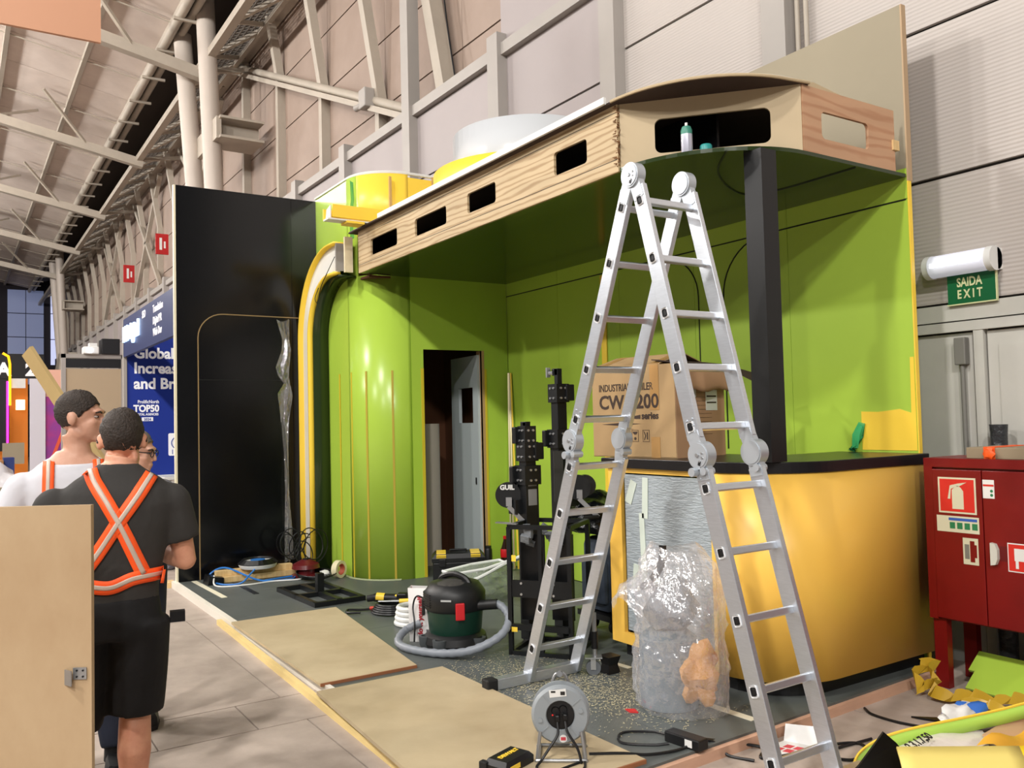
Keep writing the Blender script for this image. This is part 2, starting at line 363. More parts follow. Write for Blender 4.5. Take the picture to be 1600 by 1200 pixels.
# rafters and columns in bays
for k in range(5):
    x = -19.0-7.3*k
    rf = thing('trim_rafter', 'sloping steel rafter truss under the ceiling, %s' % ['nearest to the round columns', 'second from the round columns', 'third bay down the hall', 'fourth bay down the hall', 'farthest bay'][k], 'rafter', (x, 2, 9.5), kind='structure')
    rz = lambda y: 9.2+.2*(4.5-y)
    obj('bottom_chord', B().bar((x, 4.6, rz(4.6)), (x, -12, rz(-12)), .22, .24), M_steelp, rf)
    for q in range(4):
        y = 3.2-2.6*q
        obj('web', B().bar((x, y, rz(y)), (x-.9*(1 if q % 2 else -1), y-1.2, cz(y-1.2)-.1), .07, .07), M_steelp, rf)
        obj('web', B().bar((x, y-2.4, rz(y-2.4)), (x+.9*(1 if q % 2 else -1), y-1.2, cz(y-1.2)-.1), .07, .07), M_steelp, rf)
    obj('strut', B().bar((x, 4.5, 9.3), (x, 5.6, 9.5), .1, .1), M_steelp, rf)
for k in (0, 4):
    dx = -7.3*k
    cl = thing('trim_column', 'pair of cream round steel columns, %s' % ['nearest, rising behind the black wall', 'second bay down the hall', 'third bay down the hall', 'fourth bay down the hall', 'farthest bay'][k], 'column', (-18.8+dx, 4.6, 0), kind='structure')
    obj('shaft', B().cyl((-18.2+dx, 4.8, 0), (-18.2+dx, 4.41, 10.6), .19, n=24), M_cream, cl, True)
    obj('shaft', B().cyl((-19.5+dx, 4.95, 0), (-19.5+dx, 4.24, 10.2), .19, n=24), M_cream, cl, True)
    b = B().box(-18.5+dx, -17.6+dx, 4.55, 5.45, 7.45, 7.5).box(-18.5+dx, -17.6+dx, 4.55, 5.45, 7.85, 7.9).box(-18.1+dx, -18.0+dx, 4.55, 5.45, 7.5, 7.85).box(-20+dx, -17.7+dx, 4.5, 4.6, 7.45, 7.9)
    obj('bracket_beam', b, M_steelp, cl)
    obj('plinth', B().loft([[(-18.85+dx+a*.9*s, 4.85+c*.5*s, z) for a, c in ((-1, -1), (1, -1), (1, 1), (-1, 1))] for z, s in (((0, 1.2), (1.6, 1.1), (2.6, .8)) if k == 0 else ((0, 1.1), (4.2, 1.1), (5.4, .75)))]), M_steelp, cl)
# far end wall
we = thing('wall_far', 'dark far end wall of the hall', 'wall', (-60, -8, 0), kind='structure')
obj('wall', B().box(-60.4, -60, -25, 7, 0, 14), mat('far_wall', (40, 36, 42), .9), we)
wd = thing('window_1', 'bluish far window panel beside the end column', 'window', (-59.9, 3.5, 4), kind='structure')
for a in range(2):
    for c in range(4):
        obj('pane', B().box(-59.95, -59.9, 2.8+a*.98, 3.74+a*.98, 4.4+c*1.45, 5.8+c*1.45), mat('window_blue', (120, 128, 160), .3, emit=((120, 130, 165), .35)), wd)
for c in range(3):
    obj('pane', B().box(-59.95, -59.9, 5.1, 5.75, 5.6+c*1.6, 7.15+c*1.6), mat('window_bright', (190, 195, 225), .3, emit=((190, 196, 230), .8)), wd)
# door, lintel and exit fittings in the back wall
dr = thing('door_1', 'grey double door in the hall wall under the exit sign', 'door', (-2.2, YW, 0), kind='structure')
obj('lintel', B().box(-4.1, .7, YW-.02, YW+.06, 2.13, 2.235), mat('door_grey', (192, 190, 182), .6, noise=(4, .08)), dr)
obj('frame', B().box(-4.1, .7, YW-.035, YW+.06, 2.06, 2.12).box(-2.88, -2.82, YW-.03, YW+.05, 0, 2.06), MATS['door_grey'], dr)
obj('leaf', B().box(-4.1, -2.9, YW+.0, YW+.05, 0, 2.05), MATS['door_grey'], dr)
obj('leaf', B().box(-2.81, -.6, YW+.0, YW+.05, 0, 2.05), MATS['door_grey'], dr); obj('leaf_panel', B().box(-2.74, -.8, YW-.008, YW+.02, .1, 1.96), MATS['door_grey'], dr)
obj('door_rod', B().cyl((-2.955, YW-.03, .2), (-2.955, YW-.03, 1.9), .014), mat('grey_pipe', (120, 118, 112), .5), dr, True)
obj('rod_box', B().box(-2.99, -2.92, YW-.06, YW-.005, 1.85, 2.02, .006), MATS['grey_pipe'], dr)
ex = thing('exit_sign', 'green SAIDA EXIT sign under the emergency light', 'sign', (-2.87, YW-.03, 2.25))
obj('plate', B().box(-3.02, -2.72, YW-.045, YW-.03, 2.23, 2.42), mat('exit_green', (14, 92, 52), .4), ex)
M_lum = mat('photoluminescent', (206, 208, 160), .5)
obj('edge_strip', B().box(-3.025, -2.715, YW-.0445, YW-.0295, 2.222, 2.232).box(-2.722, -2.715, YW-.046, YW-.03, 2.23, 2.42), M_lum, ex)
text('lettering', 'SAIDA', .078, M_lum, ex, (-2.88, YW-.047, 2.335), (1, 0, 0), (0, 0, 1), 'CENTER', .002, sx=.72)
text('lettering', 'E X I T', .075, M_lum, ex, (-2.88, YW-.047, 2.262), (1, 0, 0), (0, 0, 1), 'CENTER', .002, sx=.72)
el = thing('emergency_light', 'lit white tube emergency light on the hall wall', 'light', (-2.9, YW-.05, 2.4))
obj('housing', B().prism(arc(YW-.07, 2.475, .075, 0, 360, 24)[:-1], 'x', -3.13, -3.09).prism(arc(YW-.07, 2.475, .075, 0, 360, 24)[:-1], 'x', -2.74, -2.70).box(-3.13, -2.7, YW-.05, YW, 2.41, 2.54), M_white, el, True)
obj('diffuser', B().prism(arc(YW-.08, 2.475, .07, 0, 360, 24)[:-1], 'x', -3.09, -2.74), mat('diffuser', (226, 228, 240), .3, emit=((226, 230, 250), .25)), el, True)
obj('led_strip', B().box(-3.07, -2.76, YW-.153, YW-.14, 2.462, 2.488), mat('led_white', (255, 255, 255), .3, emit=((255, 255, 255), 2.5)), el)
for sx_, sl in ((-26.4, 'nearer red fire hose sign projecting from the upper hall wall'), (-32.0, 'farther red fire hose sign projecting from the upper hall wall')):
    sg = thing('fire_sign', sl, 'sign', (sx_, 5.0, 6.64)); obj('plate', B().box(sx_-.03, sx_+.03, 4.95, 5.3, 6.62, 7.22), mat('sign_red', (176, 24, 26), .5), sg)
    obj('pictogram', B().box(sx_+.03, sx_+.035, 5.05, 5.12, 6.75, 7.1).box(sx_+.03, sx_+.035, 5.17, 5.22, 6.8, 7.0), M_white, sg)
cb = thing('wall_camera', 'small grey camera box on the hall wall brace', 'camera', (-12.2, 5.4, 6.5)); obj('case', B().box(-12.35, -12.1, 5.3, 5.48, 6.45, 6.75, .02), M_steelg, cb); obj('lens', B().cyl((-12.45, 5.3, 6.5), (-12.3, 5.35, 6.52), .05), M_steelg, cb)
hs = thing('hanging_sign', 'salmon coloured hanging board under the ceiling', 'sign', (-11, .5, 6.1)); obj('board', B().box(-11.05, -11, -2.5, 1.47, 6.15, 7.2), mat('salmon_board', (196, 146, 116), .6), hs); obj('wire', B().cyl((-11.02, 1.3, 7.2), (-11.02, 1.3, 10.8), .006, n=5), M_steel, hs); obj('wire', B().cyl((-11.02, -1.8, 7.2), (-11.02, -1.8, 11.3), .006, n=5), M_steel, hs)
# ================================================================ the exhibition stand
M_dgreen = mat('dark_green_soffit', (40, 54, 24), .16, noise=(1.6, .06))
M_vinyl = mat('dark_vinyl', (92, 97, 95), .42, noise=(3, .18))
M_edge = mat('pale_timber_edge', (226, 212, 178), .6, noise=(5, .1, (1, 4, 4)))
M_raw = mat('raw_board', (150, 140, 118), .65, noise=(1.5, .07))  # darkened: shade on the upper back wall is put into this colour
M_wply = wood('pine_plywood', (206, 182, 142), (172, 142, 100), (.45, 1, 3.2), 8, .6, 2.4)
M_wplyr = wood('reddish_plywood', (206, 162, 126), (190, 140, 104), (1, .5, 2.4), 9, .6, 1.9)
M_bply = mat('pale_bendy_ply', (192, 172, 138), .6, noise=(2, .1, (1, 1, .4)))
PT = .06
pf = thing('platform', 'low dark vinyl stand platform with pale timber edging', 'platform', (-6, 3.3, 0))
cor = [(-2.97, 4.88), (-8.93, 4.88), (-8.93, 1.84), (-3.4, 1.84), (-2.88, 2.5)]
obj('base', B().prism(cor, 'z', .0, .045), M_mdf, pf)
for i in range(6):
    for j in range(3):
        x0, x1 = -9.0+i*1.01, -9.0+(i+1)*1.01-.003; y0, y1 = 1.85+j*1.01, 1.85+(j+1)*1.01-.003
        if i == 5 and j == 0: b = B().prism([(x0, y0), (-3.4, y0), (-2.88, 2.5), (-2.895, y1), (x0, y1)], 'z', .045, PT)
        elif i == 5: b = B().prism([(x0, y0), (-2.895 if j == 1 else -2.93, y0), (-2.93 if j == 1 else -2.97, y1), (x0, y1)], 'z', .045, PT)
        else: b = B().box(max(x0, -8.93), x1, y0, y1, .045, PT)
        obj('vinyl_panel', b, M_vinyl, pf)
obj('edge_strip', B().box(-9.02, -6.75, 1.815, 1.86, 0, .066), mat('white_edge', (222, 216, 204), .6), pf)
obj('edge_strip', B().box(-6.74, -3.62, 1.815, 1.845, 0, .066), MATS['white_edge'], pf)
obj('edge_strip', B().bar((-2.865, 2.5, .024), (-2.955, 4.86, .024), .03, .048), mat('pink_pine', (206, 164, 138), .6, noise=(5, .12, (4, 1, 4))), pf)
for (x0, y0, x1, y1, w) in ((-8.9, 2.0, -7.87, 2.03, .05), (-3.75, 3.3, -3.0, 3.34, .05), (-4.3, 3.42, -4.05, 3.44, .04)):
    obj('tape_strip', B().bar((x0, y0, PT+.001), (x1, y1, PT+.001), w, .003), mat('pale_tape', (220, 214, 190), .6), pf)
def sheet(name, pts, z0, z1, label):
    t = thing(name, label, 'board', (sum(p[0] for p in pts)/4, sum(p[1] for p in pts)/4, z0))
    obj('panel', B().prism(pts, 'z', z0, z1), M_sheet, t); return t
M_sheet = mat('loose_board', (190, 174, 142), .6, noise=(1.6, .16), rgb2=(170, 152, 120))
t = sheet('floor_board', [(-6.79, 1.80), (-4.86, 1.79), (-4.86, 2.41), (-6.78, 2.64)], PT, .078, 'bare fibreboard sheet lying flat on the platform beside the black square frame')
obj('front_edge', B().box(-4.86, -4.852, 1.79, 2.41, PT, .077), mat('rusty_edge', (150, 96, 62), .8), t)
t = sheet('floor_board', [(-4.73, 1.72), (-2.92, 1.62), (-2.92, 2.55), (-4.73, 2.52)], PT, .079, 'bare fibreboard sheet in the foreground under the cable reel')
obj('front_edge', B().box(-2.92, -2.912, 1.62, 2.55, PT, .078), MATS['rusty_edge'], t)
tag(obj('timber_batten', B().bar((-7.12, 1.79, .02), (-3.4, 1.70, .02), .035, .04), mat('yellow_pine', (232, 206, 140), .6, noise=(5, .12, (1, 5, 5)))), 'long yellow pine batten on the floor along the platform edge', 'batten')
# ---- black end wall
bw = thing('black_wall', 'tall glossy black end wall panel with pale left edge', 'wall panel', (-8.96, 2.6, 0))
M_bgl = mat('black_gloss', (11, 12, 15), .17, noise=(2.5, .25), bump=(3, .02))
obj('panel', B().box(-8.98, -8.94, 1.865, 3.04, 0, 4.0), M_bgl, bw)
obj('panel', B().box(-8.98, -8.94, 3.045, 4.88, 0, 4.0), M_bgl, bw)
obj('edge_strip', B().box(-8.985, -8.938, 1.845, 1.865, 0, 4.0), mat('edge_cream', (226, 216, 190), .5), bw)
gp = [(-8.939, 2.07, .06), (-8.939, 2.07, 2.45)]+[(-8.939, y, z) for y, z in arc(2.32, 2.47, .25, 180, 90, 8)]+[(-8.939, 3.12, 2.715)]
obj('routed_line', B().tube(gp, .006, 5), mat('raw_groove', (150, 124, 84), .8), bw)
obj('seam', B().box(-8.9405, -8.9385, 2.07, 2.95, 2.045, 2.052), mat('seam_dark', (5, 5, 6), .6), bw)
def film(name, cols, m, parent, amp=.03, seed=1):
    """crumpled sheet: cols = list of (z, y0, y1) rows at an x given by noise"""
    rnd = random.Random(seed); b = B(); rows = []
    for (z, y0, y1, x) in cols:
        rows.append([(x+rnd.uniform(0, amp), y0+(y1-y0)*k/5+rnd.uniform(-.01, .01), z+rnd.uniform(-.02, .02)) for k in range(6)])
    b.loft(rows, close=False, caps=False); return obj(name, b, m, parent, True)
film('torn_film', [(2.68, 2.86, 3.0, -8.93), (2.5, 2.92, 3.0, -8.93), (2.35, 2.9, 3.0, -8.92), (2.2, 2.84, 2.99, -8.92), (2.08, 2.86, 2.98, -8.9), (2.0, 2.93, 3.0, -8.92), (1.9, 2.85, 3.03, -8.9), (1.75, 2.88, 3.0, -8.92), (1.6, 2.89, 2.96, -8.92), (1.3, 2.92, 2.97, -8.92), (.9, 2.93, 2.98, -8.92), (.5, 2.92, 2.99, -8.92), (.15, 2.9, 3.0, -8.92)], M_clear, bw, .05)
# ---- storage tower with the rounded corner
tw = thing('storage_tower', 'bright green storage tower with rounded corner and doorway', 'tower', (-8.2, 4, PT))
XT, YT, RT = -7.6, 3.32, .45
def wallsheet(pts, z0, z1): return B().loft([[(x, y, z0) for x, y in pts], [(x, y, z1) for x, y in pts]], close=False, caps=False)
arcp = arc(XT-RT, YT+RT, RT, 270, 360, 20)
o = obj('front_panel', wallsheet([(-8.94, YT), (XT-RT, YT)], PT, 4.02), M_green, tw); mod_solid(o, .02, -1)
o = obj('curved_panel', wallsheet(arcp, PT, 3.02), M_green, tw, True); mod_solid(o, .02, 0)
o = obj('upper_curved_panel', wallsheet(arcp[:6], 3.02, 4.02), M_green, tw, True); mod_solid(o, .02, 0)
o = obj('upper_curved_panel', wallsheet(arcp[5:], 3.41, 4.02), M_yell2, tw, True); mod_solid(o, .02, 0)
DY0, DY1, DZ = 3.9, 4.57, 2.29
b = wallsheet([(XT, YT+RT), (XT, DY0)], PT, DZ); b.loft([[(XT, DY1, PT), (XT, 4.89, PT)], [(XT, DY1, DZ), (XT, 4.89, DZ)]], close=False, caps=False); b.loft([[(XT, YT+RT, DZ), (XT, 4.89, DZ)], [(XT, YT+RT, 3.02), (XT, 4.89, 3.02)]], close=False, caps=False)
o = obj('door_wall', b, M_green, tw); mod_solid(o, .03, 0)
o = obj('upper_door_wall', wallsheet([(XT, YT+RT), (XT, 4.89)], 3.41, 3.99), M_yell2, tw); mod_solid(o, .02, 0)
obj('top_batten', B().box(XT+.012, XT+.03, 3.56, 3.585, 3.4, 3.97), mat('batten_pale', (196, 160, 100), .7), tw)
obj('top_batten', B().box(XT+.012, XT+.03, 4.03, 4.055, 3.4, 4.02), MATS['batten_pale'], tw)
obj('top_rim', B().tube([(-8.94, YT, 4.03), (XT-RT, YT, 4.03)]+[(x, y, 4.03) for x, y in arcp]+[(XT, 4.2, 4.03)], .016, 6), M_white, tw)
film('peeled_film', [(3.98, 3.3, 3.36, -7.95), (3.8, 3.3, 3.40, -7.93), (3.6, 3.28, 3.42, -7.95), (3.4, 3.28, 3.42, -7.92)], mat('green_peel', (60, 176, 110), .2, alpha=.75), tw, .05)
obj('door_casing', B().box(XT-.09, XT+.017, DY1, DY1+.03, PT, DZ), mat('casing_ply', (176, 142, 100), .7), tw)
obj('room_lining', B().box(-8.93, -8.91, 3.36, 4.88, PT, 3.0).box(-8.93, XT-.03, 4.85, 4.87, PT, 3.0).box(-8.93, XT-.03, 3.36, 4.88, 2.98, 3.0), mat('room_brown', (92, 56, 34), .85), tw)  # the top slab is an unseen lid added to keep light out
for x, y in ((-8.31, YT-.006), (-8.0, YT-.006)): obj('yellow_strip', B().box(x-.011, x+.011, y-.003, y+.003, PT, 2.08), mat('strip_yellow', (206, 184, 48), .5), tw)
for a in (303, 336):
    x, y = XT-RT+(RT+.012)*math.cos(math.radians(a)), YT+RT+(RT+.012)*math.sin(math.radians(a))
    obj('yellow_strip', B().obox((x, y, 1.07), (.004, .02, 2.02), (0, 0, math.radians(a))), mat('strip_bronze', (178, 156, 52), .5), tw)
obj('yellow_edge', B().box(XT+.012, XT+.02, DY0-.03, DY0, PT, 2.1).box(XT+.012, XT+.02, DY1+.03, DY1+.055, PT, 2.1), MATS['strip_yellow'], tw)
obj('base_flange', B().tube([(-8.4, YT-.02, PT+.006)]+[(XT-RT+(RT+.04)*math.cos(math.radians(a)), YT+RT+(RT+.04)*math.sin(math.radians(a)), PT+.006) for a in range(270, 350, 8)], .012, 5), mat('base_grey', (150, 160, 120), .6), tw)
# door leaf, opened inwards
th = math.radians(95); hx, hy = XT-.03, DY1-.01; L = .66; ux, uy = -math.sin(th), -math.cos(th)
dl = thing('door_leaf', 'pale grey door leaf standing ajar in the green doorway', 'door', (hx, hy, PT))
def leafp(s, z): return (hx+ux*s, hy+uy*s, z)
o = obj('leaf', holed(leafp, 0, L, PT+.01, 2.25, [(.12, .47, 1.55, 1.92, .001)]), mat('pale_door', (186, 196, 198), .5), dl); mod_solid(o, .035, 0)
obj('keyhole', B().obox(leafp(.07, .95), (.02, .05, .07), (0, 0, 0)).obox(leafp(.07, 1.08), (.02, .02, .02)), M_black, dl)
for q, (yy, hh, nm, cc) in enumerate(((4.06, 1.55, 'pale rolled panel standing inside the dark storage room', (170, 160, 150)),)):
    tag(obj('rolled_panel', B().lathe([(.0, PT), (.1, PT), (.1, hh), (.08, hh), (.07, hh-.3), (0, hh-.3)], (-8.2, 4.28, 0), 20), mat('roll_grey', cc, .7), None, True), nm, 'roll')
# ---- green back wall
bk = thing('green_back_wall', 'long green back wall of the stand with raw board top', 'wall panel', (-5.5, 4.92, 0)); YB = 4.9
for i in range(5):
    x0 = -7.6+i*.912
    obj('green_panel', B().box(x0+.0015, x0+.9105, YB, YB+.04, PT if i < 4 else 0, 2.87), M_green, bk)
    obj('green_panel', B().box(x0+.0015, x0+.9105, YB, YB+.04, 2.874, 3.06), M_green, bk)
    obj('raw_panel', B().box(x0, x0+.912, YB, YB+.04, 3.06, 4.08), M_raw, bk)
obj('side_edge', B().box(-3.04, -3.032, YB-.002, YB+.03, 0, 2.98), M_yell2, bk); obj('side_edge', B().box(-3.04, -3.03, YB-.002, YB+.042, 2.98, 4.08), mat('raw_edge', (176, 150, 118), .7), bk)
M_line = mat('routed_dark', (22, 34, 12), .7)
for cx_, r, sgn, zt in ((-5.16, .34, 1, 2.84), (-4.16, .40, -1, 2.86)):
    pts = [(cx_-sgn*.35, YB-.001, zt+r*0+.0)] if False else []
    a = arc(cx_, zt-r, r, 90, 0 if sgn > 0 else 180, 10)
    pts = [(cx_-sgn*.12, YB-.001, zt)]+[(x, YB-.001, z) for x, z in a]+[(a[-1][0], YB-.001, 1.32)]
    obj('routed_line', B().tube(pts, .006, 5), M_line, bk)
obj('yellow_strip', B().box(-6.02, -5.95, YB-.012, YB-.002, PT, 2.85), M_yell2, bk)
obj('yellow_patch', B().prism([(-3.42, 1.33), (-3.045, 1.33), (-3.045, 1.9), (-3.07, 1.9), (-3.075, 1.56), (-3.15, 1.585), (-3.3, 1.57), (-3.42, 1.575)], 'y', YB-.003, YB-.001), M_yell2, bk)
film('peeled_film', [(1.33, 4.885, 4.895, -3.53), (1.36, 4.86, 4.895, -3.5), (1.42, 4.85, 4.895, -3.48), (1.5, 4.88, 4.897, -3.45)], mat('green_peel', (40, 150, 80), .2), bk, .09)
obj('mast_line', B().box(-7.6, -3.05, YB-.002, YB, 2.863, 2.872), M_line, bk)
# ---- canopy
cp = thing('canopy', 'long plywood canopy with slotted fascia and dark green underside', 'canopy', (-5.4, 4, 3.0)); YC, XR = 3.25, -3.04
arcC = arc(-3.79, 3.95, .75, 270, 360, 18, .70)
outl = [(-7.6, 4.89), (-7.6, YC)]+arcC+[(XR, 4.89)]
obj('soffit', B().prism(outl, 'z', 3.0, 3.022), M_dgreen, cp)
# seams and rings routed into the soffit
obj('soffit_line', B().tube(spline([(-3.2, 3.5, 2.999), (-3.5, 3.75, 2.999), (-3.72, 4.08, 2.999), (-3.79, 4.33, 2.999), (-3.6, 4.42, 2.999), (-3.06, 4.42, 2.999)], 6), .006, 5), M_line, cp)
roof = [(-7.72, 4.86), (-7.72, 3.19)]+[(x, y-.05) for x, y in arcC[:-1]]+[(-3.03, 3.98), (-3.15, 4.1), (-3.75, 4.86)]
obj('roof_sheet', B().prism(roof, 'z', 3.395, 3.408), M_mdf, cp)
obj('roof_top', B().prism([(x, y+.012) for x, y in roof[1:]]+[(-7.72, 4.87)], 'z', 3.4085, 3.416), mat('roof_white', (200, 200, 196), .5), cp)
obj('roof_edge', B().box(-7.0, -3.82, 3.168, 3.186, 3.395, 3.435), M_white, cp)
obj('roof_edge', B().tube([(x, y-.055, 3.403) for x, y in arcC[:-1]]+[(-3.02, 3.98, 3.403)], .009, 6), M_bply, cp)
hs_ = [(-7.31, -6.75, 3.12, 3.27, .025), (-6.405, -5.86, 3.12, 3.265, .025), (-5.53, -5.13, 3.125, 3.275, .025), (-4.42, -4.078, 3.13, 3.28, .025)]
o = obj('front_fascia', holed(lambda s, z: (s, YC-.002, z), -7.6, -3.79, 2.999, 3.395, hs_), M_wply, cp); mod_solid(o, .018, 0)
c0, c1 = Vector((-3.79, YC+.01)), Vector((XR-.01, 3.94)); Lc = (c1-c0).length
o = obj('corner_fascia', holed(lambda s, z: (*(c0+(c1-c0)*(s/Lc)), z), 0, Lc, 3.022, 3.395, [(.2, .84, 3.085, 3.285, .04)]), M_bply, cp); mod_solid(o, .018, 0)
o = obj('end_fascia', holed(lambda s, z: (XR-.01, s, z), 3.94, 4.79, 3.022, 3.395, [(4.1, 4.53, 3.115, 3.27, .03)]), M_wplyr, cp); mod_solid(o, .018, 0)
obj('end_block', B().box(XR-.02, XR+.01, 4.76, 4.82, 3.15, 3.21), M_pine, cp); obj('gusset', B().prism([(3.92, 3.396), (4.05, 3.43), (4.3, 3.40)], 'x', XR-.06, XR-.01), M_bply, cp)
rnd = random.Random(3); b = B()
for k in range(38):
    z = 3.03+.36*k/37; x = -3.79+rnd.uniform(-.012, .012); b.cyl((x, YC-.004, z), (x+rnd.uniform(-.03, .03), YC-.012-rnd.uniform(0, .015), z+rnd.uniform(-.01, .01)), .005, .002, 5)
tag(obj('rough_cut_edge', b, mat('splinter', (120, 84, 52), .8), cp), 'splintered rough joint between fascia boards', kind='stuff')
obj('fascia_joint', B().box(-7.6, -3.8, YC-.0125, YC-.01, 3.348, 3.351).box(-7.6, -3.8, YC-.0125, YC-.01, 3.072, 3.075), M_print, cp)
obj('slot_shade_board', B().box(-7.59, -3.5, 3.75, 3.77, 3.025, 3.39), M_blackm, cp); obj('slot_shade_board', B().box(-7.592, -7.57, 3.28, 3.75, 3.025, 3.39), M_blackm, cp)  # black boards added behind the slots as painted interior shade
pst = tag(obj('support_post', B().box(-3.19, -3.07, 3.62, 3.74, 1.318, 3.0), mat('black_post', (9, 10, 12), .4)), 'square black post between counter top and canopy', 'post')
# ---- rings on the roof
def ring(name, c, r, z0, z1, m, label, a0=0, a1=360):
    pts = arc(c[0], c[1], r, a0, a1, 48); b = wallsheet(pts, z0, z1)
    o = obj(name, b, m, None, True); mod_solid(o, .02, 0); return tag(o, label, 'ring')
ring('drum_ring', (-6.1, 4.2), .645, 3.42, 4.0, mat('white_gloss', (196, 199, 202), .2), 'glossy white drum ring standing on the canopy roof')
ring('drum_ring', (-6.15, 4.17), .77, 3.42, 3.68, M_yell2, 'low yellow ring around the white drum on the canopy roof')
# ---- arch with light channel
ar = thing('arch_fascia', 'white curved light channel with yellow edges beside black wall', 'arch', (-8.75, 3.2, PT))
cx, cz_ = -8.05, 2.45
def archpath(r, xe=-7.88):
    return [(cx-r, PT), (cx-r, 1.2)]+[(cx+r*math.cos(math.radians(a)), cz_+r*math.sin(math.radians(a))) for a in range(180, 89, -6)]+[(xe, cz_+r)]
def archstrip(r, y0, y1): 
    p = archpath(r); return B().loft([[(x, y0, z) for x, z in p], [(x, y1, z) for x, z in p]], close=False, caps=False)
def archface(ra, rb, y):
    p, q = archpath(ra), archpath(rb); return B().loft([[(x, y, z) for x, z in p], [(x, y, z) for x, z in q]], close=False, caps=False)
o = obj('outer_flange', archstrip(.885, 3.1, 3.3), M_yell2, ar, True); mod_solid(o, .02, 0)
o = obj('channel_back', archface(.60, .875, 3.16), mat('channel_white', (232, 232, 226), .4), ar); mod_solid(o, .012, 0)
o = obj('inner_flange', archstrip(.59, 3.1, 3.17), M_yell2, ar, True); mod_solid(o, .025, 0)
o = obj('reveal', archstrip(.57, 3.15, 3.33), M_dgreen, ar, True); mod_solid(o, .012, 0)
obj('end_cap', B().box(-7.89, -7.87, 3.12, 3.28, 3.06, 3.33), M_steelg, ar); obj('end_batten', B().box(-7.72, -7.69, 3.14, 3.22, 3.02, 3.36), M_edge, ar)
obj('loose_wire', B().tube(spline([(-8.3, 3.1, 2.95), (-8.35, 3.08, 2.85), (-8.28, 3.08, 2.8), (-8.2, 3.09, 2.95), (-8.0, 3.1, 3.1), (-7.9, 3.12, 3.2)], 5), .004, 5), M_black, ar)
lf = thing('channel_offcut', 'short yellow and white channel piece resting on the canopy roof edge', 'channel', (-7.3, 3.1, 3.42))
obj('front_flange', B().box(-7.31, -7.295, 2.87, 3.5, 3.44, 3.555), M_yell2, lf); obj('back_flange', B().box(-7.44, -7.425, 2.83, 3.5, 3.43, 3.53), M_yell2, lf)
obj('web', B().box(-7.43, -7.305, 2.83, 3.5, 3.418, 3.432), M_white, lf); obj('bottom_lip', B().box(-7.43, -7.28, 3.0, 3.17, 3.396, 3.417), M_yell2, lf)
obj('end_fold', B().prism([(-7.43, 3.432), (-7.31, 3.432), (-7.31, 3.545), (-7.40, 3.52)], 'y', 2.85, 2.86), M_white, lf)
# ---- counter
co = thing('bar_counter', 'curved yellow bar counter with black top under the canopy', 'counter', (-3.6, 4.2, PT))
XC, YF, RC = -3.0, 3.57, .42
arcK = arc(XC-RC, YF+RC, RC, 270, 360, 16)
o = obj('curved_front', wallsheet([(-3.43, YF)]+arcK+[(XC, 4.88)], .15, 1.255), M_yellow, co, True); mod_solid(o, .02, -1)
o = obj('service_frame', holed(lambda s, z: (s, YF+.01, z), -4.36, -3.43, .15, 1.255, [(-4.24, -3.47, .22, 1.225, .002)]), M_yellow, co); mod_solid(o, .03, 0)
obj('inner_side', B().box(-4.36, -4.33, YF+.03, 4.0, .15, 1.255), M_yellow, co)
obj('frame_liner', B().box(-4.235, -4.215, YF+.02, YF+.3, .22, 1.225).box(-4.235, -3.47, YF+.28, YF+.3, .22, 1.225), M_black, co)
pk = [(-4.3, YF+.06), (-3.45, YF+.06)]+arc(XC-RC, YF+RC, RC-.06, 270, 360, 12)+[(XC-.05, 4.88), (XC-.5, 4.88), (XC-.5, 4.1), (-4.3, 4.1)]
obj('plinth', B().prism(pk, 'z', PT, .15), M_black, co)
tp = [(-4.4, YF-.03), (-3.43, YF-.03)]+arc(XC-RC, YF+RC, RC+.03, 270, 360, 16)+[(XC+.03, 4.895), (XC-.6, 4.895), (XC-.6, 4.3), (-4.4, 4.3)]
o = obj('counter_top', B().prism(tp, 'z', 1.255, 1.316), mat('black_top', (20, 19, 22), .32), co); mod_bevel(o, .004)
obj('wrapped_panel', B().box(-4.21, -3.47, YF+.004, YF+.03, .24, 1.215), mat('bubble_wrap', (168, 178, 184), .3, noise=(26, .25, (.5, 1, 3)), bump=(60, .5, (.4, 1, 2)), coat=.4), co)
for (x, z0, z1, w, r) in ((-4.02, .95, 1.2, .05, .05), (-4.05, .55, .98, .045, -.03), (-4.12, .5, .66, .06, .1), (-4.15, 1.03, 1.18, .06, .4), (-3.9, .3, .6, .05, -.2)):
    obj('tape_strip', B().obox((x, YF+.001, (z0+z1)/2), (w, .003, z1-z0), (0, r, 0)), mat('film_tape', (206, 216, 204), .4), co)
